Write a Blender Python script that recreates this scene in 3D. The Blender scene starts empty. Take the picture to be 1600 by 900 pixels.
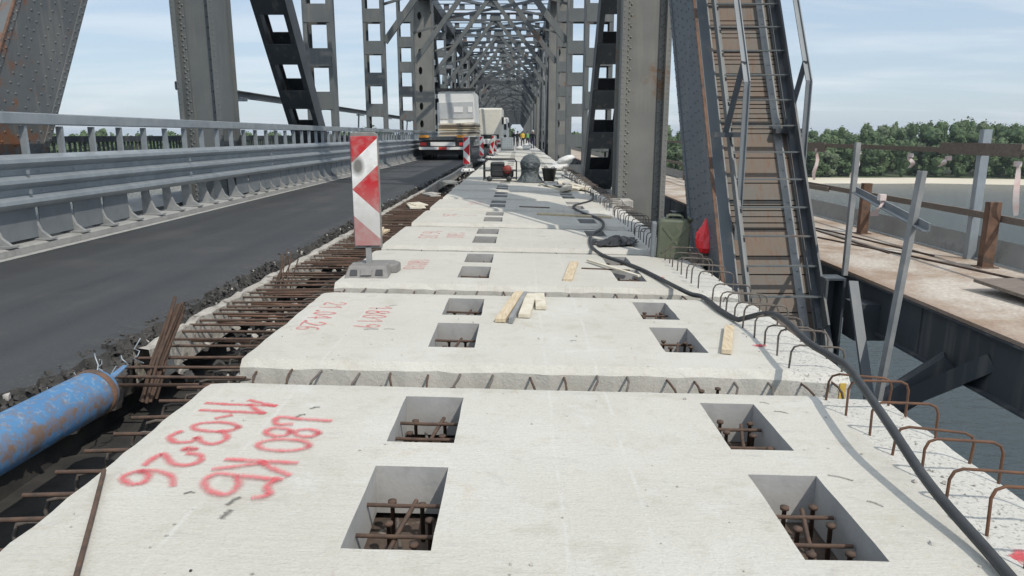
import bpy, bmesh, math, random
from mathutils import Vector, Matrix, Euler
random.seed(7)
R = math.radians
scene = bpy.context.scene
COL = scene.collection

# ------------------------------------------------------------------ camera, sky, sun, exposure
PITCH, YAW = 12.15, 0.605
cd = bpy.data.cameras.new('camera'); cam = bpy.data.objects.new('camera', cd); COL.objects.link(cam)
cd.sensor_width = 36.0; cd.lens = 36.0 * 1110 / 1600; cd.clip_start = 0.05; cd.clip_end = 20000
cam.location = (0, 0, 1.3); cam.rotation_euler = (R(90 - PITCH), 0, R(YAW))
scene.camera = cam
scene.render.resolution_x = 1024; scene.render.resolution_y = 576

HAZE = 0.00011
SUN_AZ = math.atan2(0.62, -0.77); SUN_EL = R(51)
sunv = Vector((math.sin(SUN_AZ) * math.cos(SUN_EL), math.cos(SUN_AZ) * math.cos(SUN_EL), math.sin(SUN_EL)))
sl = bpy.data.lights.new('sun', 'SUN'); sl.energy = 3.15; sl.angle = R(0.55); sl.color = (1.0, 0.935, 0.83)
so = bpy.data.objects.new('sun', sl); COL.objects.link(so); so.rotation_euler = sunv.to_track_quat('Z', 'Y').to_euler(); so.location = (20, -25, 60)

world = bpy.data.worlds.new('World'); scene.world = world; world.use_nodes = True
wt = world.node_tree; wt.nodes.clear()
def wn(t, **k):
    n = wt.nodes.new(t)
    for a, b in k.items(): setattr(n, a, b)
    return n
wo = wn('ShaderNodeOutputWorld'); bg = wn('ShaderNodeBackground'); bg.inputs['Strength'].default_value = 0.14
sky = wn('ShaderNodeTexSky', sky_type='NISHITA'); sky.sun_disc = False
sky.sun_elevation = SUN_EL; sky.sun_rotation = SUN_AZ; sky.altitude = 40; sky.air_density = 1.0; sky.dust_density = 0.6; sky.ozone_density = 1.2
tc = wn('ShaderNodeTexCoord'); sep = wn('ShaderNodeSeparateXYZ'); wt.links.new(tc.outputs['Generated'], sep.inputs[0])
def wmath(op, a, b=None):
    n = wn('ShaderNodeMath', operation=op)
    for i, v in enumerate((a, b)):
        if v is None: continue
        if isinstance(v, (int, float)): n.inputs[i].default_value = v
        else: wt.links.new(v, n.inputs[i])
    return n.outputs[0]
zz = wmath('ADD', wmath('MAXIMUM', sep.outputs['Z'], 0.0), 0.10)
cx = wmath('DIVIDE', sep.outputs['X'], zz); cy = wmath('DIVIDE', sep.outputs['Y'], zz)
comb = wn('ShaderNodeCombineXYZ'); wt.links.new(wmath('MULTIPLY', cx, 0.55), comb.inputs[0]); wt.links.new(wmath('MULTIPLY', cy, 1.25), comb.inputs[1])
cn = wn('ShaderNodeTexNoise'); cn.inputs['Scale'].default_value = 0.8; cn.inputs['Detail'].default_value = 7; cn.inputs['Roughness'].default_value = 0.55; cn.inputs['Distortion'].default_value = 0.35
wt.links.new(comb.outputs[0], cn.inputs['Vector'])
cr = wn('ShaderNodeValToRGB'); cr.color_ramp.elements[0].position = 0.44; cr.color_ramp.elements[0].color = (0, 0, 0, 1)
cr.color_ramp.elements[1].position = 0.68; cr.color_ramp.elements[1].color = (0.62, 0.62, 0.62, 1)
wt.links.new(cn.outputs['Fac'], cr.inputs[0])
base = wn('ShaderNodeMix', data_type='RGBA'); base.inputs['Factor'].default_value = 0.68
wt.links.new(sky.outputs[0], base.inputs['A']); base.inputs['B'].default_value = (3.75, 4.6, 5.6, 1)
mixc = wn('ShaderNodeMix', data_type='RGBA'); wt.links.new(cr.outputs[0], mixc.inputs['Factor'])
wt.links.new(base.outputs['Result'], mixc.inputs['A']); mixc.inputs['B'].default_value = (6.1, 6.5, 6.9, 1)
hi = wn('ShaderNodeMapRange'); hi.inputs[1].default_value = 0.24; hi.inputs[2].default_value = 0.60; hi.inputs[4].default_value = 0.36; wt.links.new(sep.outputs['Z'], hi.inputs[0])
over = wn('ShaderNodeMix', data_type='RGBA'); wt.links.new(hi.outputs[0], over.inputs['Factor'])      # unseen upper sky brightened, added to lift the shadows
wt.links.new(mixc.outputs['Result'], over.inputs['A']); over.inputs['B'].default_value = (10.2, 10.8, 11.4, 1)
wt.links.new(over.outputs['Result'], bg.inputs['Color']); wt.links.new(bg.outputs[0], wo.inputs[0])

vs = scene.view_settings; vs.view_transform = 'Standard'; vs.look = 'None'; vs.exposure = 0.0; vs.gamma = 1; vs.use_curve_mapping = False

# ------------------------------------------------------------------ materials
class NT:
    def __init__(s, name):
        s.m = bpy.data.materials.new(name); s.m.use_nodes = True; s.t = s.m.node_tree
        s.b = s.t.nodes['Principled BSDF']; s.o = s.t.nodes['Material Output']
    def n(s, t, **k):
        x = s.t.nodes.new(t)
        for a, b in k.items(): setattr(x, a, b)
        return x
    def l(s, a, b): s.t.links.new(a, b)
    def math(s, op, a, b=None, c=None, clamp=False):
        n = s.n('ShaderNodeMath', operation=op); n.use_clamp = clamp
        for i, v in enumerate((a, b, c)):
            if v is None: continue
            if isinstance(v, (int, float)): n.inputs[i].default_value = v
            else: s.l(v, n.inputs[i])
        return n.outputs[0]
    def coord(s, kind='Object', scale=(1, 1, 1), rnd=False):
        if kind == 'Position': out = s.n('ShaderNodeNewGeometry').outputs['Position']
        else: out = s.n('ShaderNodeTexCoord').outputs[kind]
        mp = s.n('ShaderNodeMapping'); mp.inputs['Scale'].default_value = scale; s.l(out, mp.inputs[0])
        if rnd:
            oi = s.n('ShaderNodeObjectInfo'); v = s.n('ShaderNodeVectorMath', operation='SCALE')
            v.inputs[0].default_value = (37.1, 19.3, 53.7); s.l(oi.outputs['Random'], v.inputs['Scale']); s.l(v.outputs[0], mp.inputs['Location'])
        return mp.outputs[0]
    def noise(s, vec, scale, detail=5, rough=0.55, dist=0.0):
        n = s.n('ShaderNodeTexNoise'); n.inputs['Scale'].default_value = scale; n.inputs['Detail'].default_value = detail
        n.inputs['Roughness'].default_value = rough; n.inputs['Distortion'].default_value = dist; s.l(vec, n.inputs['Vector']); return n.outputs['Fac']
    def ramp(s, f, a, b):
        n = s.n('ShaderNodeMapRange'); n.inputs[1].default_value = a; n.inputs[2].default_value = b; s.l(f, n.inputs[0]); return n.outputs[0]
    def mix(s, f, a, b, mode='MIX'):
        n = s.n('ShaderNodeMix', data_type='RGBA', blend_type=mode)
        if isinstance(f, (int, float)): n.inputs['Factor'].default_value = f
        else: s.l(f, n.inputs['Factor'])
        for k, v in (('A', a), ('B', b)):
            if isinstance(v, tuple): n.inputs[k].default_value = (*v, 1)
            else: s.l(v, n.inputs[k])
        return n.outputs['Result']
    def bump(s, h, strength=0.3, dist=0.01):
        n = s.n('ShaderNodeBump'); n.inputs['Strength'].default_value = strength; n.inputs['Distance'].default_value = dist
        s.l(h, n.inputs['Height'])
        if s.b.inputs['Normal'].is_linked: s.l(s.b.inputs['Normal'].links[0].from_socket, n.inputs['Normal'])
        s.l(n.outputs[0], s.b.inputs['Normal'])
    def set(s, col=None, rough=None, metal=None):
        for k, v in (('Base Color', col), ('Roughness', rough), ('Metallic', metal)):
            if v is None: continue
            if isinstance(v, (int, float)): s.b.inputs[k].default_value = v
            elif isinstance(v, tuple): s.b.inputs[k].default_value = (*v, 1)
            else: s.l(v, s.b.inputs[k])
        return s.m

def mottled(name, c1, c2, scale=3, rough=0.7, metal=0, bump=0.15, bscale=40, kind='Object', c3=None, t3=(0.6, 0.66), s3=2.0, stretch=(1, 1, 1), bdist=0.01):
    t = NT(name); v = t.coord(kind, stretch, rnd=(kind == 'Object'))
    col = t.mix(t.ramp(t.noise(v, scale, 6), 0.3, 0.7), c1, c2)
    if c3: col = t.mix(t.ramp(t.noise(v, s3, 8, 0.65), *t3), col, c3)
    t.set(col, rough, metal)
    if bump: t.bump(t.noise(v, bscale, 4), bump, bdist)
    return t.m

def steel_paint(name, c1, c2, rust=(0.17, 0.075, 0.035), amt=(0.62, 0.70), rough=0.55):
    t = NT(name); p = t.coord('Position', (1, 1, 1)); ps = t.coord('Position', (4, 4, 0.35))
    col = t.mix(t.ramp(t.noise(p, 1.3, 6), 0.3, 0.7), c1, c2)
    col = t.mix(t.math('MULTIPLY', t.ramp(t.noise(ps, 1.6, 5), 0.55, 0.75), 0.35), col, (0.30, 0.27, 0.22))
    big = t.noise(p, 0.55, 4); fine = t.noise(p, 4.5, 8, 0.7)
    r = t.ramp(t.math('ADD', t.math('MULTIPLY', big, 0.6), t.math('MULTIPLY', fine, 0.4)), *amt)
    col = t.mix(r, col, rust)
    t.set(col, rough, 0.0); t.bump(t.noise(p, 22, 5), 0.12, 0.01)
    return t.m

M = {}
M['steel'] = steel_paint('painted_steel', (0.098, 0.110, 0.115), (0.135, 0.145, 0.145), amt=(0.60, 0.66))
M['steel_blue'] = steel_paint('blue_grey_steel', (0.082, 0.096, 0.110), (0.112, 0.127, 0.14), amt=(0.58, 0.63))
M['steel_rusty'] = steel_paint('rust_flecked_steel', (0.085, 0.096, 0.104), (0.125, 0.132, 0.135), amt=(0.525, 0.575))
M['steel_dark'] = steel_paint('dark_steel', (0.036, 0.044, 0.052), (0.058, 0.067, 0.077), amt=(0.66, 0.72))
M['steel_beige'] = steel_paint('weathered_steel', (0.15, 0.152, 0.142), (0.20, 0.2, 0.185), rust=(0.17, 0.10, 0.055), amt=(0.585, 0.66))
M['rust'] = mottled('rusty_steel', (0.10, 0.055, 0.036), (0.18, 0.105, 0.07), 9, 0.85, 0, 0.4, 60, c3=(0.075, 0.055, 0.045), t3=(0.55, 0.62), s3=6)
M['rebar'] = mottled('rebar_rust', (0.055, 0.038, 0.030), (0.11, 0.066, 0.045), 25, 0.85, 0, 0.5, 180, bdist=0.003)
M['rebar_or'] = mottled('orange_rebar_rust', (0.15, 0.07, 0.035), (0.09, 0.05, 0.034), 18, 0.85, 0, 0.4, 180, bdist=0.003)
M['rebar_gr'] = mottled('cement_dusted_rebar', (0.15, 0.135, 0.12), (0.075, 0.058, 0.048), 22, 0.85, 0, 0.4, 180, bdist=0.003)
M['galv'] = mottled('galvanised_steel', (0.27, 0.305, 0.335), (0.36, 0.395, 0.42), 5, 0.42, 0.35, 0.05, 60, 'Position', c3=(0.22, 0.25, 0.275), t3=(0.5, 0.8), s3=0.9)
M['galv_dull'] = mottled('dull_galvanised_plate', (0.15, 0.168, 0.182), (0.20, 0.218, 0.23), 4, 0.6, 0.15, 0.05, 60, 'Position')
M['foot_conc'] = mottled('dusty_grey_bracket', (0.19, 0.20, 0.205), (0.29, 0.295, 0.29), 7, 0.8, 0, 0.2, 60, 'Position')
M['wood'] = mottled('raw_plank', (0.46, 0.36, 0.23), (0.62, 0.53, 0.39), 7, 0.85, 0, 0.3, 40, stretch=(8, 1, 8), c3=(0.34, 0.25, 0.15), t3=(0.55, 0.75), s3=6)
M['wood_pale'] = mottled('cement_splashed_wood', (0.50, 0.45, 0.35), (0.66, 0.62, 0.53), 8, 0.9, 0, 0.3, 50, c3=(0.40, 0.31, 0.2), t3=(0.55, 0.7), s3=5)
M['wood_dark'] = mottled('weathered_board', (0.13, 0.105, 0.085), (0.21, 0.175, 0.145), 6, 0.9, 0, 0.3, 40, stretch=(1, 6, 6))
M['rubber'] = mottled('black_cable_rubber', (0.022, 0.024, 0.026), (0.04, 0.042, 0.044), 12, 0.5, 0, 0.1, 90)
M['black'] = mottled('black_plastic', (0.012, 0.012, 0.013), (0.03, 0.03, 0.032), 8, 0.45, 0, 0.1, 30)
M['grey_plastic'] = mottled('grey_recycled_plastic', (0.17, 0.165, 0.16), (0.24, 0.23, 0.22), 14, 0.8, 0, 0.3, 120)
M['white_paint'] = mottled('white_vehicle_paint', (0.66, 0.66, 0.64), (0.74, 0.74, 0.72), 2, 0.35, 0, 0, 10)
M['cream'] = mottled('cream_vehicle_paint', (0.58, 0.56, 0.49), (0.66, 0.64, 0.57), 2, 0.4, 0, 0, 10)
M['grey_panel'] = mottled('grey_tarpaulin', (0.40, 0.41, 0.42), (0.47, 0.48, 0.48), 2, 0.5, 0, 0, 10)
M['flange'] = mottled('dirty_dark_flange', (0.05, 0.04, 0.034), (0.12, 0.085, 0.065), 14, 0.9, 0, 0.4, 50, 'Position', c3=(0.22, 0.2, 0.18), t3=(0.6, 0.68), s3=18)
M['red'] = mottled('red_reflector', (0.52, 0.03, 0.03), (0.6, 0.05, 0.04), 4, 0.35, 0, 0, 10)
M['dull_red'] = mottled('dusty_red_paint', (0.20, 0.025, 0.02), (0.28, 0.05, 0.04), 8, 0.6, 0, 0, 10)
M['orange'] = mottled('orange_marker', (0.7, 0.28, 0.03), (0.75, 0.33, 0.05), 4, 0.5, 0, 0, 10)
M['red_bag'] = mottled('red_plastic_film', (0.60, 0.012, 0.02), (0.72, 0.03, 0.035), 6, 0.28, 0, 0.35, 14, bdist=0.03)
M['olive'] = mottled('olive_drab_paint', (0.085, 0.10, 0.065), (0.12, 0.135, 0.09), 6, 0.6, 0, 0.15, 50, c3=(0.19, 0.19, 0.15), t3=(0.6, 0.75), s3=4)
M['tarp'] = mottled('grey_green_plastic_sheet', (0.055, 0.07, 0.075), (0.13, 0.15, 0.155), 5, 0.33, 0, 1.0, 11, bdist=0.09)
M['sack'] = mottled('white_woven_sack', (0.55, 0.55, 0.53), (0.70, 0.70, 0.67), 6, 0.85, 0, 0.4, 25, bdist=0.02)
M['ibc'] = mottled('translucent_white_tank', (0.42, 0.46, 0.48), (0.52, 0.56, 0.58), 3, 0.5, 0, 0, 10)
M['skin'] = mottled('skin', (0.42, 0.25, 0.17), (0.48, 0.30, 0.21), 4, 0.6, 0, 0, 10)
M['cloth_dark'] = mottled('dark_workwear', (0.018, 0.02, 0.028), (0.04, 0.042, 0.05), 6, 0.9, 0, 0.2, 30)
M['cloth_blue'] = mottled('violet_blue_workwear', (0.045, 0.04, 0.10), (0.07, 0.06, 0.14), 6, 0.9, 0, 0.2, 30)
M['vest'] = mottled('yellow_vest_cloth', (0.55, 0.36, 0.04), (0.68, 0.48, 0.07), 6, 0.8, 0, 0.1, 30)
M['vest_green'] = mottled('green_vest_cloth', (0.10, 0.28, 0.09), (0.15, 0.36, 0.12), 6, 0.8, 0, 0.1, 30)
M['helmet'] = mottled('white_helmet', (0.7, 0.7, 0.68), (0.75, 0.75, 0.73), 6, 0.4, 0, 0, 30)
M['glass'] = mottled('dark_glass', (0.02, 0.024, 0.028), (0.03, 0.034, 0.038), 2, 0.08, 0, 0, 10)
M['tape'] = mottled('faded_tape', (0.64, 0.62, 0.60), (0.60, 0.40, 0.37), 9, 0.6, 0, 0, 10)
M['yellow'] = mottled('yellow_marking', (0.55, 0.33, 0.03), (0.62, 0.45, 0.12), 30, 0.8, 0, 0, 10)
M['sand'] = mottled('river_sand', (0.50, 0.45, 0.36), (0.58, 0.53, 0.44), 0.05, 0.95, 0, 0, 1, 'Position')
M['bark'] = mottled('bark', (0.09, 0.075, 0.06), (0.13, 0.11, 0.09), 3, 0.95, 0, 0, 10)

def road_mat():
    t = NT('worn_asphalt'); p = t.coord('Position'); ps = t.coord('Position', (2.2, 0.10, 1))
    col = t.mix(t.ramp(t.noise(ps, 1.4, 6), 0.3, 0.7), (0.029, 0.0315, 0.035), (0.047, 0.049, 0.052))
    col = t.mix(t.math('MULTIPLY', t.ramp(t.noise(p, 0.9, 7, 0.65), 0.50, 0.70), 0.65), col, (0.070, 0.068, 0.064))
    col = t.mix(t.math('MULTIPLY', t.ramp(t.noise(p, 90, 4, .7), 0.56, 0.70), 0.6), col, (0.13, 0.13, 0.127))
    sx = t.n('ShaderNodeSeparateXYZ'); t.l(p, sx.inputs[0]); tr = t.math('ABSOLUTE', t.math('SUBTRACT', t.math('ABSOLUTE', t.math('ADD', sx.outputs['X'], 4.05)), .88)); col = t.mix(t.math('MULTIPLY', t.ramp(t.math('ADD', tr, t.math('MULTIPLY', t.noise(ps, 2.0, 4), .25)), .42, .12), 0.4), col, (0.028, 0.03, 0.033))
    t.set(col, 0.72); t.bump(t.noise(p, 220, 3), 0.5, 0.006)
    return t.m
M['asphalt'] = road_mat()
M['rubble_dark'] = mottled('broken_asphalt', (0.03, 0.03, 0.03), (0.075, 0.072, 0.068), 14, 0.95, 0, 0.5, 60, 'Position')
M['rubble_pale'] = mottled('broken_concrete', (0.30, 0.285, 0.26), (0.46, 0.44, 0.41), 9, 0.95, 0, 0.5, 60, 'Position')
M['old_conc'] = mottled('old_concrete', (0.27, 0.25, 0.22), (0.42, 0.40, 0.36), 7, 0.95, 0, 0.6, 35, 'Position', c3=(0.12, 0.105, 0.09), t3=(0.55, 0.65), s3=8, bdist=0.02)
M['kerb'] = mottled('kerb_concrete', (0.25, 0.248, 0.24), (0.35, 0.345, 0.33), 3, 0.9, 0, 0.3, 40, 'Position', c3=(0.2, 0.2, 0.19), t3=(0.55, 0.7), s3=3)
M['line'] = mottled('worn_white_line', (0.40, 0.40, 0.385), (0.26, 0.26, 0.25), 9, 0.8, 0, 0, 10, 'Position')

def slab_mat():
    t = NT('precast_concrete'); o = t.coord('Object', rnd=True); raw = t.coord('Object')
    sx = t.n('ShaderNodeSeparateXYZ'); t.l(raw, sx.inputs[0])
    st = t.coord('Object', (1.3, 26, 3), rnd=True)
    streak = t.noise(st, 2.2, 6, 0.6, 0.4); big = t.noise(o, 1.1, 6, 0.6); mid = t.noise(o, 5, 7, 0.65); fine = t.noise(o, 90, 4, 0.6)
    col = t.mix(t.ramp(big, 0.32, 0.68), (0.47, 0.452, 0.395), (0.55, 0.538, 0.49))
    col = t.mix(t.math('MULTIPLY', t.ramp(streak, 0.40, 0.66), 0.45), col, (0.53, 0.515, 0.475))
    col = t.mix(t.math('MULTIPLY', t.ramp(mid, 0.54, 0.74), 0.5), col, (0.36, 0.32, 0.245))
    col = t.mix(t.math('MULTIPLY', t.ramp(t.noise(o, 2.3, 8, 0.7, 1.2), 0.58, 0.68), 0.55), col, (0.58, 0.575, 0.55))
    spot = t.n('ShaderNodeTexVoronoi'); spot.inputs['Scale'].default_value = 9; t.l(o, spot.inputs['Vector'])
    pit = t.math('MULTIPLY', t.ramp(spot.outputs['Distance'], 0.075, 0.045), t.ramp(mid, 0.5, 0.56))
    col = t.mix(t.math('MULTIPLY', pit, 0.75), col, (0.16, 0.15, 0.14))
    for gx, gs in ((0.18, 1), (0.47, 1), (-1.12, 1)):
        dl = t.math('ABSOLUTE', t.math('SUBTRACT', t.math('ADD', sx.outputs['X'], t.math('MULTIPLY', big, 0.05)), gx))
        col = t.mix(t.math('MULTIPLY', t.math('MULTIPLY', t.ramp(dl, 0.012, 0.002), t.ramp(mid, .42, .55)), 0.5), col, (0.60, 0.59, 0.56))
    sm_ = t.noise(t.coord('Object', (1, 2.5, 1), rnd=True), 3.4, 8, 0.72, 2.0); col = t.mix(t.math('MULTIPLY', t.ramp(sm_, 0.56, 0.70), 0.45), col, (0.345, 0.335, 0.31))
    oi = t.n('ShaderNodeObjectInfo'); col = t.mix(t.math('MULTIPLY', oi.outputs['Random'], 0.30), col, (0.36, 0.352, 0.325))
    col = t.mix(t.math('MULTIPLY', t.ramp(t.noise(o, 3.1, 9, 0.75, 0.8), 0.60, 0.70), 0.55), col, (0.40, 0.335, 0.225))
    col = t.mix(t.math('MULTIPLY', t.math('MULTIPLY', t.ramp(t.noise(t.coord('Object', (14, 1.2, 1), rnd=True), 1.6, 6, .7), 0.60, 0.70), t.ramp(sx.outputs['Y'], .55, 0.0)), 0.35), col, (0.30, 0.21, 0.14))
    # rough exposed strip along the outer edge
    edge = t.math('ADD', sx.outputs['X'], t.math('MULTIPLY', mid, 0.06))
    strip = t.ramp(edge, 1.585, 1.60)
    ag = t.noise(o, 62, 7, 0.75); hole = t.math('MULTIPLY', t.ramp(ag, 0.57, 0.68), strip)
    col = t.mix(t.math('MULTIPLY', strip, 0.6), col, (0.55, 0.54, 0.51))
    col = t.mix(t.math('MULTIPLY', hole, 0.4), col, (0.26, 0.25, 0.235))
    col = t.mix(t.math('MULTIPLY', t.ramp(fine, 0.5, 0.75), 0.42), col, (0.33, 0.315, 0.28)); gr = t.noise(t.coord('Object', (1, 2.2, 1), rnd=True), 46, 5, 0.7); col = t.mix(t.math('MULTIPLY', t.ramp(gr, 0.52, 0.68), 0.35), col, (0.60, 0.585, 0.54))
    t.set(col, 0.9)
    t.bump(t.noise(t.coord('Object', (5, 16, 5), rnd=True), 3.2, 8, 0.75, 0.6), 0.55, 0.007); t.bump(streak, 0.3, 0.006); t.bump(fine, 0.45, 0.005); t.bump(gr, 0.5, 0.006)
    t.bump(t.math('MULTIPLY', t.math('SUBTRACT', 0, hole), 1.0), 0.7, 0.012); t.bump(t.math('SUBTRACT', 0, pit), 0.5, 0.01)
    return t.m
M['slab'] = slab_mat()
M['formed_shaded'] = mottled('shaded_formed_concrete', (0.31, 0.31, 0.305), (0.39, 0.385, 0.375), 4, 0.85, 0, 0.15, 40, c3=(0.28, 0.28, 0.275), t3=(0.5, 0.65), s3=3)  # pocket walls: grey formed concrete, darkened further to paint in the shade

def spray_mat(name, c):
    t = NT(name); uv = t.n('ShaderNodeTexCoord').outputs['UV']; s = t.n('ShaderNodeSeparateXYZ'); t.l(uv, s.inputs[0])
    o = t.coord('Position'); n = t.noise(o, 120, 6, 0.8); n2 = t.noise(o, 14, 4, .7)
    d = t.math('ABSOLUTE', t.math('SUBTRACT', s.outputs['Y'], 0.5))
    edge = t.ramp(d, 0.5, 0.05)
    a = t.ramp(t.math('ADD', t.math('MULTIPLY', edge, 0.6), t.math('ADD', t.math('MULTIPLY', n, 2.0), t.math('MULTIPLY', n2, 0.8))), 1.42, 2.25)
    t.set(t.mix(n, c, tuple(min(1, x * 1.25 + .03) for x in c)), 0.9)
    t.l(t.math('MULTIPLY', a, 0.88), t.b.inputs['Alpha'])
    return t.m
M['spray'] = spray_mat('red_spray_paint', (0.56, 0.085, 0.10))
M['stain'] = spray_mat('dark_stain', (0.10, 0.095, 0.085))

def barrier_mat():
    t = NT('red_white_sheeting'); raw = t.coord('Object'); s = t.n('ShaderNodeSeparateXYZ'); t.l(raw, s.inputs[0])
    u = t.math('ADD', s.outputs['X'], 0.12); w = t.math('ABSOLUTE', t.math('SUBTRACT', s.outputs['Z'], 0.79))
    val = t.math('SUBTRACT', w, t.math('MULTIPLY', u, 0.92))
    red = t.math('MAXIMUM', t.math('LESS_THAN', val, 0.0), t.math('GREATER_THAN', val, 0.235))
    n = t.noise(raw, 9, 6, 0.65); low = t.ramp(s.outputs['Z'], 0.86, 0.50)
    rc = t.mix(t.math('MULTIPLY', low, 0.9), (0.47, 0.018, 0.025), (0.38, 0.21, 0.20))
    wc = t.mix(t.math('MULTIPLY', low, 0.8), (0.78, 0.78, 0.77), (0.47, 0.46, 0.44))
    col = t.mix(red, wc, rc)
    col = t.mix(t.math('MULTIPLY', t.ramp(n, 0.45, 0.70), 0.5), col, (0.42, 0.39, 0.36))
    dx = t.math('SUBTRACT', s.outputs['X'], -0.06); dz = t.math('MULTIPLY', t.math('SUBTRACT', s.outputs['Z'], 1.0), 0.65)
    rr = t.math('ADD', t.math('SQRT', t.math('ADD', t.math('MULTIPLY', dx, dx), t.math('MULTIPLY', dz, dz))), t.math('MULTIPLY', n, 0.03))
    col = t.mix(t.math('MULTIPLY', t.ramp(rr, 0.085, 0.045), 0.85), col, (0.075, 0.068, 0.055))
    t.set(col, 0.4)
    return t.m
M['barrier'] = barrier_mat()
def barrier_far():
    t = NT('red_white_sheeting_clean'); raw = t.coord('Object'); s = t.n('ShaderNodeSeparateXYZ'); t.l(raw, s.inputs[0])
    u = t.math('ADD', s.outputs['X'], 0.12); w = t.math('ABSOLUTE', t.math('SUBTRACT', s.outputs['Z'], 0.80))
    val = t.math('SUBTRACT', t.math('MULTIPLY', t.math('SUBTRACT', 0.25, u), 0.92), w)
    val = t.math('MULTIPLY', val, -1)
    val = t.math('SUBTRACT', w, t.math('MULTIPLY', u, 1.0))
    red = t.math('MAXIMUM', t.math('LESS_THAN', val, 0.0), t.math('GREATER_THAN', val, 0.25))
    t.set(t.mix(red, (0.76, 0.76, 0.75), (0.50, 0.02, 0.03)), 0.4)
    return t.m
M['barrier_far'] = barrier_far()

def cyl_mat():
    t = NT('chipped_blue_paint'); o = t.coord('Object'); n = t.noise(o, 7, 8, 0.7); n2 = t.noise(o, 2.2, 6, 0.6); f = t.noise(o, 34, 5, 0.7)
    s = t.n('ShaderNodeSeparateXYZ'); t.l(o, s.inputs[0])
    col = t.mix(n2, (0.045, 0.135, 0.29), (0.085, 0.23, 0.41))
    col = t.mix(t.math('MULTIPLY', t.ramp(f, 0.52, 0.66), 0.7), col, (0.27, 0.33, 0.38)); col = t.mix(t.math('MULTIPLY', t.ramp(t.noise(o, 16, 8, 0.75), 0.50, 0.60), 0.6), col, (0.16, 0.12, 0.10))
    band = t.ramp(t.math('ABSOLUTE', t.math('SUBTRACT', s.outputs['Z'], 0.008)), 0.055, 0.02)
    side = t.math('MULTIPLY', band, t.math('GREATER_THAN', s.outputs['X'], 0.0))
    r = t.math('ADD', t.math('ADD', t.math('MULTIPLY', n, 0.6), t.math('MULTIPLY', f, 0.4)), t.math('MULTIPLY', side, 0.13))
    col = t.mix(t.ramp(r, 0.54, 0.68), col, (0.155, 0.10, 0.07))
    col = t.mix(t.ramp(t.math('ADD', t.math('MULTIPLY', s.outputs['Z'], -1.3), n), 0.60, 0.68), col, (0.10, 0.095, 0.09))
    t.set(col, 0.68); t.bump(n, 0.3, 0.006)
    return t.m
M['blue'] = cyl_mat()

def slat_mat():
    t = NT('rusty_cover_plate'); p = t.coord('Position'); ps = t.coord('Position', (6, 1, 1))
    col = t.mix(t.ramp(t.noise(p, 2.2, 6), 0.35, 0.68), (0.125, 0.118, 0.104), (0.15, 0.108, 0.08))
    col = t.mix(t.ramp(t.noise(ps, 5, 7, 0.7), 0.52, 0.66), col, (0.14, 0.08, 0.05))
    t.set(col, 0.75); t.bump(t.noise(p, 40, 4), 0.2, 0.006)
    return t.m
M['slat'] = slat_mat()

def walk_mat():
    t = NT('checkered_walkway_plate'); p = t.coord('Position'); n = t.noise(p, 1.1, 7, 0.65)
    br = t.n('ShaderNodeTexVoronoi'); br.inputs['Scale'].default_value = 24; t.l(p, br.inputs['Vector'])
    col = t.mix(t.ramp(n, 0.42, 0.60), (0.52, 0.475, 0.415), (0.30, 0.215, 0.15))
    col = t.mix(t.math('MULTIPLY', t.ramp(br.outputs['Distance'], 0.25, 0.5), 0.3), col, (0.25, 0.2, 0.165))
    sx = t.n('ShaderNodeSeparateXYZ'); t.l(p, sx.inputs[0])
    col = t.mix(t.math('MULTIPLY', t.ramp(t.math('ADD', sx.outputs['X'], t.math('MULTIPLY', n, 0.6)), 3.85, 3.6), 0.7), col, (0.22, 0.135, 0.09))
    t.set(col, 0.85); t.bump(br.outputs['Distance'], 0.6, 0.012)
    return t.m
M['walk'] = walk_mat()

def water_mat():
    t = NT('river_water'); p = t.coord('Position', (1, 1.6, 1)); 
    t.set(t.mix(t.noise(p, 0.012, 4), (0.033, 0.048, 0.056), (0.050, 0.064, 0.068)), 0.10)
    t.b.inputs['IOR'].default_value = 1.33
    t.bump(t.noise(p, 0.55, 6, 0.6), 0.9, 0.6); t.bump(t.noise(p, 0.09, 3), 0.25, 1.5)
    return t.m
M['water'] = water_mat()
def leaf_mat(name, c1, c2):
    t = NT(name); p = t.coord('Position')
    t.set(t.mix(t.ramp(t.noise(p, 0.12, 4), 0.3, 0.7), c1, c2), 0.75)
    t.b.inputs['Subsurface Weight'].default_value = 0.0
    return t.m
M['leaf_a'] = leaf_mat('leaf_dark', (0.044, 0.080, 0.027), (0.060, 0.102, 0.036))
M['leaf_b'] = leaf_mat('leaf_mid', (0.060, 0.102, 0.036), (0.082, 0.125, 0.048))
M['leaf_c'] = leaf_mat('leaf_pale', (0.088, 0.120, 0.058), (0.112, 0.14, 0.075))
M['land'] = leaf_mat('woodland_floor', (0.05, 0.07, 0.03), (0.075, 0.095, 0.045))
M['deck'] = mottled('site_concrete', (0.44, 0.43, 0.40), (0.55, 0.54, 0.51), 2, 0.9, 0, 0.2, 40, 'Position')
M['under'] = mottled('void_shade_dark', (0.018, 0.019, 0.02), (0.05, 0.047, 0.043), 5, 0.9, 0, 0.4, 30, 'Position')  # near-black colour stands in for the shade in the open gaps

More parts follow.
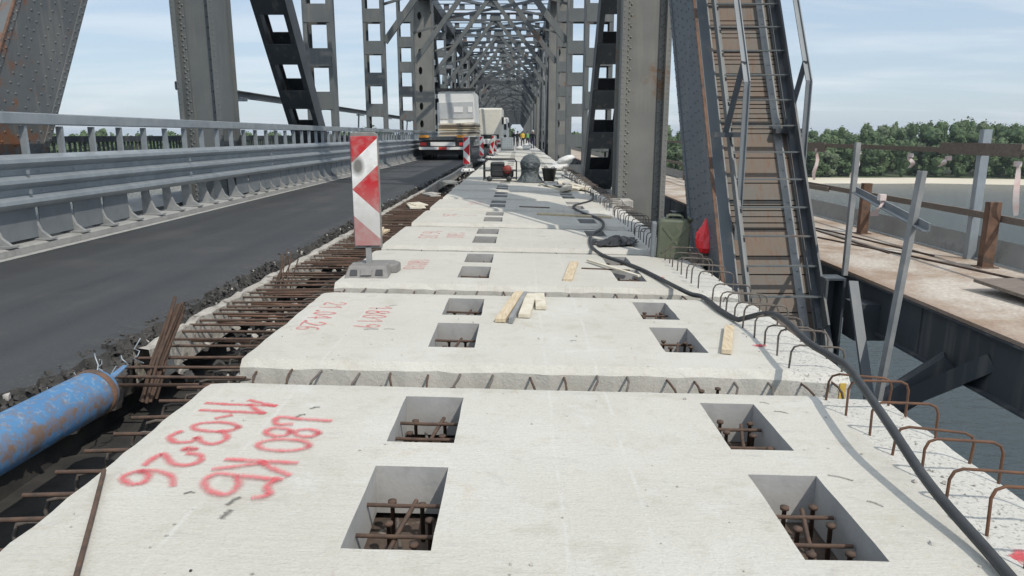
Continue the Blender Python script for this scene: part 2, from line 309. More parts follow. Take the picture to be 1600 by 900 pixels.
# ------------------------------------------------------------------ mesh helpers
class MB:
    def __init__(s): s.v = []; s.f = []; s.mi = []; s.sm = []; s.uv = {}
    def add(s, vs, fs, mi=0, sm=False, uvs=None):
        b = len(s.v); s.v += [tuple(q) for q in vs]
        for k, f in enumerate(fs):
            if uvs: s.uv[len(s.f)] = uvs[k]
            s.f.append(tuple(i + b for i in f)); s.mi.append(mi); s.sm.append(sm)
        return s
    def box(s, c, d, rot=None, mi=0):
        vs = []
        for z in (-.5, .5):
            for (x, y) in ((-.5, -.5), (.5, -.5), (.5, .5), (-.5, .5)):
                p = Vector((x * d[0], y * d[1], z * d[2]))
                if rot is not None: p = rot @ p
                vs.append(p + Vector(c))
        return s.add(vs, [(3, 2, 1, 0), (4, 5, 6, 7), (0, 1, 5, 4), (1, 2, 6, 5), (2, 3, 7, 6), (3, 0, 4, 7)], mi)
    def beam(s, a, b, w, h, up=(0, 0, 1), mi=0):
        a = Vector(a); b = Vector(b); d = (b - a); L = d.length; d.normalize()
        u = Vector(up); r = d.cross(u)
        if r.length < 1e-4: r = d.cross(Vector((1, 0, 0)))
        r.normalize(); u = r.cross(d)
        return s.box((a + b) / 2, (w, L, h), Matrix((r, d, u)).transposed(), mi)
    def tube(s, pts, r, n=8, mi=0, caps=True, closed=False):
        pts = [Vector(p) for p in pts]; rings = []; ref = None
        rs = r if isinstance(r, (list, tuple)) else [r] * len(pts)
        N = len(pts)
        for i, p in enumerate(pts):
            if closed: t = pts[(i + 1) % N] - pts[i - 1]
            else: t = pts[min(i + 1, N - 1)] - pts[max(i - 1, 0)]
            t.normalize()
            if ref is None:
                ref = Vector((0, 0, 1)) if abs(t.z) < 0.9 else Vector((1, 0, 0))
            a = ref - t * ref.dot(t)
            if a.length < 1e-5: a = t.orthogonal()
            a.normalize(); ref = a; b = t.cross(a)
            rings.append([p + (a * math.cos(2 * math.pi * k / n) + b * math.sin(2 * math.pi * k / n)) * rs[i] for k in range(n)])
        vs = [q for rg in rings for q in rg]; fs = []
        for i in range(N if closed else N - 1):
            j = (i + 1) % N
            for k in range(n): fs.append((i * n + k, i * n + (k + 1) % n, j * n + (k + 1) % n, j * n + k))
        s.add(vs, fs, mi, True)
        if caps and not closed:
            s.add(rings[0], [tuple(range(n))[::-1]], mi); s.add(rings[-1], [tuple(range(n))], mi)
        return s
    def lathe(s, prof, c=(0, 0, 0), n=20, rot=None, mi=0):
        vs = []; fs = []
        for (r, z) in prof:
            for k in range(n):
                p = Vector((r * math.cos(2 * math.pi * k / n), r * math.sin(2 * math.pi * k / n), z))
                if rot is not None: p = rot @ p
                vs.append(p + Vector(c))
        for i in range(len(prof) - 1):
            for k in range(n): fs.append((i * n + k, i * n + (k + 1) % n, (i + 1) * n + (k + 1) % n, (i + 1) * n + k))
        return s.add(vs, fs, mi, True)
    def prism(s, poly, a, ext, mi=0):
        """poly: list of 3D points (a planar outline); extruded by vector ext"""
        n = len(poly); e = Vector(ext); P = [Vector(p) for p in poly]
        vs = P + [p + e for p in P]
        fs = [tuple(range(n))[::-1], tuple(range(n, 2 * n))] + [(i, (i + 1) % n, n + (i + 1) % n, n + i) for i in range(n)]
        return s.add(vs, fs, mi)
    def rivet(s, p, nrm, r=0.016):
        nrm = Vector(nrm).normalized(); a = nrm.orthogonal().normalized(); b = nrm.cross(a); p = Vector(p)
        vs = [p + (a * math.cos(k * math.pi / 3) + b * math.sin(k * math.pi / 3)) * r for k in range(6)]
        vs += [p + nrm * r * 0.55 + (a * math.cos(k * math.pi / 3) + b * math.sin(k * math.pi / 3)) * r * 0.62 for k in range(6)]
        vs.append(p + nrm * r * 0.8)
        return s.add(vs, [(k, (k + 1) % 6, 6 + (k + 1) % 6, 6 + k) for k in range(6)] + [(6 + k, 6 + (k + 1) % 6, 12) for k in range(6)], 0, True)
    def ribbon(s, pts, w, z=0.0):
        pts = [Vector((p[0], p[1], z)) for p in pts]; N = len(pts); L = []; Rr = []
        for i in range(N):
            t = pts[min(i + 1, N - 1)] - pts[max(i - 1, 0)]; t.normalize(); q = Vector((-t.y, t.x, 0)) * w / 2
            L.append(pts[i] + q); Rr.append(pts[i] - q)
        t = (pts[0] - pts[1]).normalized() * w * .4; L[0] += t; Rr[0] += t
        t = (pts[-1] - pts[-2]).normalized() * w * .4; L[-1] += t; Rr[-1] += t
        return s.add(L + Rr, [(N + i, N + i + 1, i + 1, i) for i in range(N - 1)], 0, False,
                     [((i / N, 0), ((i + 1) / N, 0), ((i + 1) / N, 1), (i / N, 1)) for i in range(N - 1)])
    def build(s, name, mats, parent=None, local=False, bevel=0.0, base=True, recentre=None):
        if not isinstance(mats, (list, tuple)): mats = [mats]
        off = Vector((0, 0, 0))
        if parent is not None and not local:
            q = parent
            while q is not None: off += q.location; q = q.parent
        elif parent is None and base and not local:
            xs = [p[0] for p in s.v]; ys = [p[1] for p in s.v]; zs = [p[2] for p in s.v]
            off = Vector(((min(xs) + max(xs)) / 2, (min(ys) + max(ys)) / 2, min(zs)))
        me = bpy.data.meshes.new(name)
        me.from_pydata([(p[0] - off.x, p[1] - off.y, p[2] - off.z) for p in s.v], [], s.f)
        for m in mats: me.materials.append(M[m] if isinstance(m, str) else m)
        me.polygons.foreach_set('material_index', s.mi); me.polygons.foreach_set('use_smooth', s.sm)
        if s.uv:
            ul = me.uv_layers.new(name='UVMap')
            for fi, uvs in s.uv.items():
                for li, u in zip(me.polygons[fi].loop_indices, uvs): ul.data[li].uv = u
        me.update()
        o = bpy.data.objects.new(name, me); COL.objects.link(o)
        if parent is not None: o.parent = parent
        elif not local: o.location = off
        if bevel:
            b = o.modifiers.new('bevel', 'BEVEL'); b.width = bevel; b.segments = 2; b.limit_method = 'ANGLE'; b.angle_limit = R(40)
        return o

def tag(o, label=None, cat=None, group=None, kind=None):
    if label: o['label'] = label
    if cat: o['category'] = cat
    if group: o['group'] = group
    if kind: o['kind'] = kind
    return o
def thing(name, label, cat, loc=(0, 0, 0), rot=(0, 0, 0), group=None):
    o = bpy.data.objects.new(name, None); COL.objects.link(o); o.empty_display_size = 0.1
    o.location = loc; o.rotation_euler = rot
    return tag(o, label, cat, group)
def kids(o): return [c for c in bpy.data.objects if c.parent == o]
CH = {}
def dup_one(o, parent=None, loc=None, name=None):
    c = o.copy(); COL.objects.link(c)
    if parent is not None: c.parent = parent
    if loc is not None: c.location = loc
    return c
def dup_tree(o, loc=None, rot=None, label=None, group=None):
    c = o.copy(); COL.objects.link(c)
    if loc is not None: c.location = loc
    if rot is not None: c.rotation_euler = rot
    if label: c['label'] = label
    if group: c['group'] = group
    for k in list(o.children):
        d = k.copy(); COL.objects.link(d); d.parent = c
        for g in list(k.children):
            e = g.copy(); COL.objects.link(e); e.parent = d
    return c
def jit(a): return random.uniform(-a, a)

# ------------------------------------------------------------------ river, banks, woodland
WZ = -19.3
o = MB().add([(-4000, -600, WZ), (4000, -600, WZ), (4000, 420, WZ), (-4000, 420, WZ)], [(0, 1, 2, 3)]).build('river', 'water', base=False); tag(o, kind='structure')
# far bank: sandy beach rising to the woodland floor
xs = [-6000, -2500] + [-1200 + 20 * i for i in range(121)] + [2500, 6000]
ys = [296, 306, 316, 326, 345, 420, 700, 1500, 9000]; hs = [-2.5, -0.25, 0.75, 1.5, 2.2, 2.5, 2.8, 3, 4]
sb = MB(); vs = []; fs = []
def wob(x): return 6 * math.sin(x * 0.013) + 4 * math.sin(x * 0.041 + 1) + 2 * math.sin(x * .11) - 0.02 * min(abs(x), 600)
for j, (y, h) in enumerate(zip(ys, hs)):
    for x in xs: vs.append((x, y + (wob(x) if j < 6 else 0), WZ + h))
n = len(xs)
sandf = []; landf = []
for j in range(len(ys) - 1):
    for i in range(n - 1): (sandf if j < 3 else landf).append((j * n + i, j * n + i + 1, (j + 1) * n + i + 1, (j + 1) * n + i))
sb.add(vs, sandf); o = sb.build('sand_bank', 'sand', base=False); tag(o, kind='structure')
sb = MB().add(vs, landf); o = sb.build('woodland_ground', 'land', base=False); tag(o, kind='structure')

def forest():
    rnd = random.Random(11); m = MB()
    V = m.v; F = m.f; MI = m.mi; SM = m.sm
    def leafclump(c, out, s, mi):
        # one leaf clump: a quad turned mostly outwards from its lobe
        nrm = (out + Vector((rnd.gauss(0, .45), rnd.gauss(0, .45), rnd.gauss(0, .45) + .25))).normalized(); b = nrm.orthogonal().normalized()
        ang = rnd.uniform(0, 6.28); b = b * math.cos(ang) + nrm.cross(b) * math.sin(ang); cc = nrm.cross(b)
        s1 = s * rnd.uniform(.6, 1.2); s2 = s * rnd.uniform(.5, 1.0); k = len(V)
        V.extend([tuple(c + b * s1), tuple(c + cc * s2), tuple(c - b * s1 * .8), tuple(c - cc * s2)]); F.append((k, k + 1, k + 2, k + 3)); MI.append(mi); SM.append(False)
    import numpy as np
    bmi = bmesh.new(); bmesh.ops.create_icosphere(bmi, subdivisions=2, radius=1); IV = [v.co.copy() for v in bmi.verts]; IF = [tuple(v.index for v in f.verts) for f in bmi.faces]; bmi.free()
    def core(c, rx, rz, mi):
        k = len(V)
        for q in IV:
            j = 1 + rnd.uniform(-.22, .16); V.append((c.x + q.x * rx * j, c.y + q.y * rx * j, c.z + q.z * rz * j))
        for f in IF: F.append((f[0] + k, f[1] + k, f[2] + k)); MI.append(mi); SM.append(False)
    rows = [(331, 7.5, 230), (340, 8, 190), (351, 9, 160), (366, 10, 130), (384, 11, 110), (408, 12, 90), (440, 14, 80), (490, 17, 60), (560, 22, 50), (680, 30, 45)]
    for ri, (y0, sp, nl) in enumerate(rows):
        x = -330 - y0 * .3
        while x < 330 + y0 * .35:
            xx = x + rnd.uniform(-3, 3); y = y0 + rnd.uniform(-4, 4) + (wob(xx) if ri < 5 else 0)
            x += sp * rnd.uniform(.75, 1.25)
            if -14 < xx < 12 and y0 < 430: continue
            zone = 0.5 + 0.5 * math.sin(xx * .021 + 2) ; h = (rnd.uniform(14, 22) + 4.5 * zone) * (0.62 if ri == 0 else (0.85 if ri == 1 else 1)) * (1.12 if xx > 60 else 0.97)
            g = WZ + 1.6; wd = rnd.uniform(4.0, 6.8) * (.8 if ri == 0 else 1)
            pal = rnd.choices([0, 1, 2], [.5, .36, .14] if ri > 1 else [.35, .4, .25])[0]
            if ri < 3:
                k = len(V); r = .35
                for q in range(4): V.append((xx + r * math.cos(q * 1.57), y + r * math.sin(q * 1.57), g - 1)); 
                for q in range(4): V.append((xx + r * .4 * math.cos(q * 1.57), y + r * .4 * math.sin(q * 1.57), g + h * .7))
                for q in range(4): F.append((k + q, k + (q + 1) % 4, k + 4 + (q + 1) % 4, k + 4 + q)); MI.append(3); SM.append(False)
            lobes = [(Vector((xx + rnd.uniform(-.5, .5) * wd, y + rnd.uniform(-.5, .5) * wd, g + h * rnd.uniform(.28, .84))), rnd.uniform(.38, .7)) for _ in range(7)]
            lobes.append((Vector((xx, y, g + h * .83)), .5)); lobes.append((Vector((xx, y, g + h * .2)), .75))
            for (lc, ls) in lobes:
                rx = wd * ls * .70; rz = h * .135 * (ls + .35)
                core(lc, rx, rz, pal)
                for q in range(max(12, nl // 3)):
                    d = Vector((rnd.gauss(0, 1), rnd.gauss(0, 1) - .25, rnd.gauss(0, 1) + .2)).normalized(); rr_ = rnd.uniform(.85, 1.5)
                    p = lc + Vector((d.x * rx, d.y * rx, d.z * rz)) * rr_
                    leafclump(p, d, rnd.uniform(.35, .8) * (1 + (y0 - 330) / 450), pal if rnd.random() < .72 else rnd.choice([0, 1, 1, 2]))
    o = m.build('woodland', ['leaf_a', 'leaf_b', 'leaf_c', 'bark'], base=False)
    tag(o, 'green woodland lining the far bank of the river behind the sand', 'woodland', kind='stuff')
forest()

# ------------------------------------------------------------------ road and deck
RX = -2.60
def road():
    m = MB(); y = -3.0; e = []
    while y < 420:
        st = 0.05 if y < 12 else (0.25 if y < 40 else 4)
        e.append((RX + jit(.035 if y < 40 else .02) + .03 * math.sin(y * 1.7) + .02 * math.sin(y * 5.1), y)); y += st
    n = len(e)
    vs = [(-5.52, q[1], 0.0) for q in e] + [(q[0] - 0.16, q[1], 0.004) for q in e] + [(q[0] - 0.02, q[1], -0.02 + jit(.012)) for q in e] + \
         [(q[0] + jit(.02), q[1], -0.09) for q in e] + [(q[0] + .09 + jit(.03), q[1], -0.15 + jit(.02)) for q in e] + [(q[0] + .05, q[1], -0.36) for q in e]
    fs = []; 
    for j in range(5):
        for i in range(n - 1): fs.append((j * n + i, (j + 1) * n + i, (j + 1) * n + i + 1, j * n + i + 1))
    m.add(vs, fs[:(n - 1)], 0, False); m2 = MB()
    m.v = vs; m.f = fs; m.mi = [0 if k < 2 * (n - 1) else 1 for k in range(len(fs))]; m.sm = [False] * len(fs)
    m.box((-5.5, 208, -.2), (.1, 424, .3), mi=1)
    o = m.build('road', ['asphalt', 'rubble_dark'], base=False); tag(o, kind='structure')
    k = MB(); k.prism([(-5.86, -3, -.3), (-5.52, -3, -.3), (-5.52, -3, .075), (-5.56, -3, .09), (-5.86, -3, .10)], None, (0, 423, 0))
    o = k.build('kerb', 'kerb', base=False); tag(o, kind='structure')
    l = MB().add([(-5.505, -3, .0045), (-5.40, -3, .0045), (-5.40, 420, .0045), (-5.505, 420, .0045)], [(0, 1, 2, 3)])
    o = l.build('edge_line', 'line', base=False); tag(o, kind='structure')
road()
# broken old concrete ledge beside the rebar and rubble along the cut
def lump(m, c, s, mi, rnd):
    ic = [(-1, -1, -1), (1, -1, -1), (1, 1, -1), (-1, 1, -1), (-1, -1, 1), (1, -1, 1), (1, 1, 1), (-1, 1, 1)]
    rot = Euler((rnd.uniform(0, 6), rnd.uniform(0, 6), rnd.uniform(0, 6))).to_matrix()
    vs = [Vector(c) + rot @ Vector((a * s * rnd.uniform(.4, .8), b * s * rnd.uniform(.4, .8), d * s * rnd.uniform(.3, .7))) for a, b, d in ic]
    m.add(vs, [(3, 2, 1, 0), (4, 5, 6, 7), (0, 1, 5, 4), (1, 2, 6, 5), (2, 3, 7, 6), (3, 0, 4, 7)], mi)
rnd = random.Random(3); m = MB()
for i in range(4200):
    y = 1.8 + 33 * rnd.random() ** 2.0; t = rnd.random()
    x = RX + rnd.gauss(.03, .042); z = -.02 - .12 * max(0, min(1, (x - RX + .03) / .1)) + rnd.uniform(-.02, .02)
    lump(m, (x, y, z), rnd.uniform(.008, .026), 0 if rnd.random() < .975 else 1, rnd)
for i in range(420):
    y = 4.4 + 30 * rnd.random() ** 1.5; x = rnd.uniform(-2.5, -1.75); lump(m, (x, y, -.27 + rnd.uniform(-.03, .03)), rnd.uniform(.015, .05), 1 if rnd.random() < (.25 if y < 5 else .5) else 0, rnd)
for i in range(240):
    y = 1.75 + 14 * rnd.random() ** 1.6; x = rnd.uniform(-1.55, 1.88) if i % 3 else rnd.uniform(1.45, 1.88)
    f = ((y - 1.74) % 2.195)
    if f > 1.76 or f < .03: continue
    if ((-.60 < x < -.25) or (.88 < x < 1.21)) and ((.27 < f < .91) or (1.08 < f < 1.68)): continue
    lump(m, (x, y, -.02 * x + (.002 if x < 1.56 else -.008)), rnd.uniform(.003, .008) if rnd.random() < .96 else rnd.uniform(.009, .014), 1 if rnd.random() < .93 else 0, rnd)
o = m.build('rubble', ['rubble_dark', 'rubble_pale'], base=False); tag(o, 'dark broken asphalt along the cut road edge and concrete crumbs scattered over the slabs', 'rubble', kind='stuff')
def ledge():
    m = MB(); rr = random.Random(5); y = 4.3; prev = None; vs = []; fs = []; n = 0
    while y < 36:
        x = -2.40 + rr.uniform(-.015, .015) + .02 * math.sin(y * .8); a = .045 + rr.uniform(-.012, .012)
        t = -.03 + rr.uniform(-.014, .014)
        vs += [(x - a, y, -.26), (x - a, y, t - .015), (x - a * .3, y, t), (x + a, y, t - .01), (x + a * 1.1 + .02, y, -.26)]
        if n:
            b = (n - 1) * 5
            for k in range(4): fs.append((b + k, b + k + 1, b + 6 + k, b + 5 + k))
        n += 1; y += rr.uniform(.06, .16)
    m.add(vs, [tuple(reversed(f)) for f in fs]); o = m.build('concrete_ledge', 'old_conc')
    tag(o, 'long narrow broken concrete ledge between the asphalt edge and the rusty rebar', 'ledge')
ledge()
# dark sheet standing in for the shaded void below, and work deck past the slabs
m = MB(); m.box((-.4, 32, -.62), (4.3, 70, .06)); o = m.build('lower_shade_deck', 'under', base=False); tag(o, kind='structure')
m = MB(); m.box((.0, 236, -.12), (3.7, 354, .2)); m.box((-2.2, 236, -.2), (.8, 354, .2)); o = m.build('far_deck', 'deck', base=False); tag(o, kind='structure')

# ------------------------------------------------------------------ truss bridge
XL, XR = -6.40, 2.50            # truss planes (centres); inner faces at -5.95 and 2.05
P0, PP, NP = 14.8, 9.0, 46
ZT = 10.5
bridge = thing('truss_bridge', 'grey riveted steel truss bridge arching over road and slabs into a long tunnel', 'bridge', (-1.95, 14.8, -.6))
TH = R(58); AL = Vector((0, math.cos(TH), math.sin(TH))); NF = Vector((0, -math.sin(TH), math.cos(TH)))   # along the end post, out of its upper face
F0 = Vector((0, 6.93, -.1))
def E(x, s, d): return Vector((x, 0, 0)) + F0 + AL * s - NF * d
def end_post(xi, xo, sg, wm='steel_blue'):
    """box member, inner web at xi, outer web at xo; sg = +1 when outer is +x"""
    m = MB(); S0, S1 = -.75, 12.9; D = 1.15
    for x in (xi, xo):
        m.beam(E(x, S0, D / 2), E(x, S1, D / 2), .03, D, NF)
        for d in (.0, D - .02):
            q = x + (.06 * sg if x == xi else -.06 * sg)
            m.beam(E(q, S0, d + .012), E(q, S1, d + .012), .09, .022, NF)
        for d in (.055, D - .055):     # outside edge angles
            out = -sg if x == xi else sg
            m.beam(E(x + out * .022, S0, d), E(x + out * .022, S1, d), .014, .10, NF, 0)
    # rivets on the webs' outer sides
    s = S0 + .05
    while s < 6.2:
        for k, d in enumerate((.04, .085, .30, .42, .62, .80, .95, D - .085, D - .04)):
            sx = s + (.055 if k % 2 else 0)
            nx = -sg
            face = xi + nx * (.029 if d < .12 or d > D - .12 else .015)
            m.rivet(E(face, sx, d), (nx, 0, 0), .017)
        s += .13 if s < 4.5 else .16
    o = m.build('end_post', wm, bridge)
    c = MB(); rr = random.Random(9); s = S0; a, b = min(xi, xo) + .02, max(xi, xo) - .02
    while s < 12.5:
        h = rr.choice([.05, .06, .06, .07, .2, .3])
        c.beam(E((a + b) / 2, s, .065), E((a + b) / 2, s + h - .012, .065), b - a, .012 + rr.uniform(0, .006), NF); s += h
    c.build('cover_plate', 'slat', bridge)
    u = MB(); u.beam(E((a + b) / 2, S0, .1), E((a + b) / 2, 12.5, .1), b - a, .02, NF); u.build('back_plate', 'steel_dark', bridge)
    t = MB()
    for x in (a + .07, b - .18, b - .045):
        t.beam(E(x, S0, .048), E(x, 12.5, .048), .085, .016, NF)
        s = S0 + .1
        while s < 6: t.rivet(E(x, s, .04), NF, .017); s += .19
    t.build('edge_strip', 'foot_conc', bridge)
    tr = MB(); out = -sg; tr.beam(E(xi + out * .033, S0, .004), E(xi + out * .033, 12.6, .004), .03, .018, NF); tr.build('edge_trim', 'rust', bridge)
end_post(2.05, 2.98, 1)
end_post(-5.95, -6.88, -1, 'steel_rusty')
# first post, plated H section
def plate_post(xc, mat, w=.78):
    y = P0; m = MB(); d = .92; z0, z1 = -1.0, 10.2
    for sx in (-1, 1):
        m.box((xc + sx * w / 2, y, (z0 + z1) / 2), (.035, d, z1 - z0))
        for sy in (-1, 1): m.box((xc + sx * (w / 2 + .05), y + sy * (d / 2 - .015), (z0 + z1) / 2), (.066, .03, z1 - z0))
        m.box((xc + sx * (w / 2 - .07), y - .31, (z0 + z1) / 2), (.11, .03, z1 - z0))
    m.box((xc, y - .285, (z0 + z1) / 2), (w - .04, .025, z1 - z0))
    for z in [z0 + .1 * k for k in range(int((z1 - z0) / .1))]:
        if z > 7: break
        for sx in (-1, 1):
            m.rivet((xc + sx * (w / 2 - .05), y - .325, z), (0, -1, 0), .024)
            if int(z * 10) % 2: m.rivet((xc + sx * (w / 2 - .10), y - .325, z + .05), (0, -1, 0), .024)
            m.rivet((xc + sx * (w / 2 + .05), y - d / 2 - .0, z), (0, -1, 0), .014)
    # gusset plate at foot
    m.box((xc - .47 if xc > 0 else xc + .47, y, -.75), (.02, 1.8, .9))
    return m.build('post', mat, bridge)
plate_post(2.44, 'steel_beige'); plate_post(-6.29, 'steel', .66)

def batten_strip(m, a, b, w, d, bh, gap, side, faces=2, start=.35):
    """two side channels joined by batten plates on both faces"""
    a = Vector(a); b = Vector(b); t = (b - a).normalized(); L = (b - a).length; x = Vector((1, 0, 0)); nrm = x.cross(t)
    for sx in (-1, 1):
        m.beam(a + x * sx * w / 2, b + x * sx * w / 2, .05, d, nrm)
        for sn in (-1, 1): m.beam(a + x * sx * (w / 2 - .06) + nrm * sn * (d / 2 - .012), b + x * sx * (w / 2 - .06) + nrm * sn * (d / 2 - .012), .10, .02, nrm)
    s = start
    while s + bh < L:
        for sn in ((-1, 1) if faces == 2 else (-1,)):
            m.beam(a + t * s + nrm * sn * (d / 2 + .008), a + t * (s + bh) + nrm * sn * (d / 2 + .008), w - .02, .016, nrm)
        s += bh + gap
    return m
def porthole_post(xc, w=1.2, d=.7):
    m = MB(); z0, z1 = -.9, 10.2; N = 12
    for sx in (-1, 1): m.box((xc + sx * w / 2, 0, (z0 + z1) / 2), (.05, d, z1 - z0))
    zs = z0; hw, hh = .13, .26; x0 = xc - w / 2 + .025; x1 = xc + w / 2 - .025; hx = xc - .3 * w + .1 if xc < 0 else xc + .02
    yf = -d / 2 + .03
    while zs < z1 - .1:
        zc = zs + .6; ze = min(zs + 1.18, z1)
        ring = [(hx + hw * math.cos(2 * math.pi * k / N) * 1, yf, zc + hh * math.sin(2 * math.pi * k / N)) for k in range(N)]
        vs = ring + [(p[0], yf + .05, p[2]) for p in ring]
        cor = [(x1, yf, zc), (x1, yf, ze), (hx, yf, ze), (x0, yf, ze), (x0, yf, zc), (x0, yf, zs), (hx, yf, zs), (x1, yf, zs)]
        b = len(vs); vs += cor
        fs = [(k, (k + 1) % N, N + (k + 1) % N, N + k) for k in range(N)]
        q = {0: [0], 1: [1, 2], 2: [2], 3: [3]}
        # fan between ring and outline
        seq = [(0, 0), (1.5, 1), (3, 2), (4.5, 3), (6, 4), (7.5, 5), (9, 6), (10.5, 7), (12, 8)]
        idx = 0
        for k in range(N):
            cidx = int(round((k + .5) / N * 8 - .5)) % 8; nx = (int(round((k + 1.5) / N * 8 - .5))) % 8
            if nx == cidx: fs.append((b + cidx, (k + 1) % N, k))
            else: fs.append((b + cidx, b + nx, (k + 1) % N, k))
        m.add(vs, fs); zs = ze
    m.box((xc, d / 2 - .03, (z0 + z1) / 2), (w - .06, .03, z1 - z0))
    return m
# prototypes at node y = 0 (local to the bridge origin later)
BL = bridge.location
def proto(mb, name, mat): 
    # mesh in coordinates (x world, y relative to node, z world) -> local to bridge
    mb.v = [(p[0] - BL.x, p[1], p[2] - BL.z) for p in mb.v]
    return mb
def place(me_obj, i): me_obj.location = (0, (P0 + PP * i) - BL.y, 0)
protos = {}
def at_nodes(name, mat, mb, nodes):
    first = None
    for i in nodes:
        if first is None: first = proto(mb, name, mat).build(name, mat, bridge, local=True); q = first
        else: q = dup_one(first)
        place(q, i)
for X, mt in ((XL, 'steel'), (XR, 'steel')):
    m = MB(); batten_strip(m, (X, 0, -.9), (X, 0, 10.2), .84, .55, .55, .78, 0)
    at_nodes('post', mt, m, [i for i in range(1, NP) if i % 4 != 0])
    xc = X - .12 if X < 0 else X + .12
    at_nodes('post', 'steel_beige', porthole_post(xc), [i for i in range(1, NP) if i % 4 == 0])
    # diagonals: down away from node 0, then alternating
    for par in (0, 1):
        m = MB(); a, b = ((X, .3, 10.0), (X, PP - .3, -.4)) if par == 0 else ((X, .3, -.4), (X, PP - .3, 10.0))
        batten_strip(m, a, b, .84, .58, .62, .85, 0, start=.55)
        at_nodes('diagonal', 'steel_dark' if par == 0 else 'steel_blue', m, [i for i in range(0, NP) if i % 2 == par and i not in (1, 2, 3)])
    m = MB(); L = PP * NP
    m.box((X, P0 + L / 2 - .3, ZT), (.85, L + .6, .75))
    for i in range(NP): m.box((X + (.44 if X < 0 else -.44), P0 + PP * i, ZT - .35), (.03, 1.9, 1.6))
    m.build('top_chord', 'steel_dark', bridge)
    m = MB(); m.box((X, P0 + L / 2 - .3, -.75), (.8, L + .6, .7)); m.build('bottom_chord', 'steel_dark', bridge)
# sway frames (A braces), struts, laterals
m = MB()
for s in (-1, 1):
    m.beam((-1.95 + s * 4.0, 0, 5.3), (-1.95 + s * .12, 0, 10.3), .26, .2, (0, 1, 0))
    m.beam((-1.95 + s * 4.0, .12, 6.9), (-1.95 + s * 2.6, .12, 7.3), .1, .1, (0, 1, 0))
m.box((-1.95, 0, 10.2), (.9, .05, .7))
at_nodes('sway_brace', 'steel', m, [0] + list(range(2, NP)))
m = MB()
for s in (-1, 1):
    m.beam((-1.95 + s * 4.0, 0, 7.0), (-1.95 - s * 4.0, 0, 10.1), .3, .24, (0, 1, 0)); m.beam((-1.95 + s * 3.9, 0, 5.0), (-1.95 + s * 2.2, 0, 7.6), .3, .24, (0, 1, 0))
m.box((-1.95, 0, 7.35), (8.0, .2, .35))
at_nodes('portal_brace', 'steel_dark', m, list(range(8, 20, 3)) + list(range(20, NP, 2)))
m = MB()
for dz in (-.28, .28):
    m.box((-1.95, 0, ZT + dz), (8.1, .3, .06)); m.box((-1.95, 0, ZT + dz * .8), (8.1, .04, .12))
for k in range(-4, 5):
    if k % 1 == 0: m.box((-1.95 + k * .92, 0, ZT), (.46 if k else .8, .03, .52))
at_nodes('top_strut', 'steel_blue', m, range(0, NP))
m = MB()
m.beam((-5.95, .2, ZT + .06), (2.05, PP - .2, ZT + .06), .2, .16); m.beam((2.05, .2, ZT - .13), (-5.95, PP - .2, ZT - .13), .2, .16)
for dz in (-.2, .2): m.box((-1.95, PP / 2, ZT + dz), (8.1, .18, .05))
for k in range(-3, 4): m.box((-1.95 + k * 1.15, PP / 2, ZT), (.4, .03, .38))
at_nodes('lateral_brace', 'steel_blue', m, range(0, NP - 1))
# floor beams under the road
m = MB(); m.box((-1.95, 0, -1.0), (8.2, .35, .6)); at_nodes('floor_beam', 'steel_dark', m, range(0, NP))

# ------------------------------------------------------------------ girders with studs under the slabs
def girder(xc, label):
    g = thing('deck_girder', label, 'girder', (xc, 30, -.6))
    m = MB(); m.box((xc, 29, -.245), (.42, 62, .03)); m.box((xc, 29, -.42), (.02, 62, .30)); m.build('beam', 'flange', g)
    base = MB().lathe([(.0, -.235), (.0085, -.235), (.0085, -.084), (.0165, -.084), (.0172, -.073), (.0, -.070)], (0, 0, 0), 10).build('shear_stud', 'rebar', g, local=True)
    base.location = (-.07, 2.15 - 30, .6); first = True
    for k in range(5):
        y0 = 1.74 + 2.195 * k
        for (dx, dy) in ((-.07, .42), (.07, .44), (-.055, .58), (.09, .60), (-.06, .74), (.075, .72), (.0, .95), (-.06, 1.22), (.075, 1.24), (-.08, 1.40), (.06, 1.38), (-.07, 1.53), (.07, 1.52), (-.05, 1.98), (.06, 2.0)):
            if first: q = base; first = False
            else: q = dup_one(base)
            q.location = (dx + jit(.015), y0 + dy + jit(.02) - 30, .6 + .0)
    return g
girder(-.43, 'rusty girder flange with studs below the left row of pockets')
girder(1.05, 'rusty girder flange with studs below the right row of pockets')

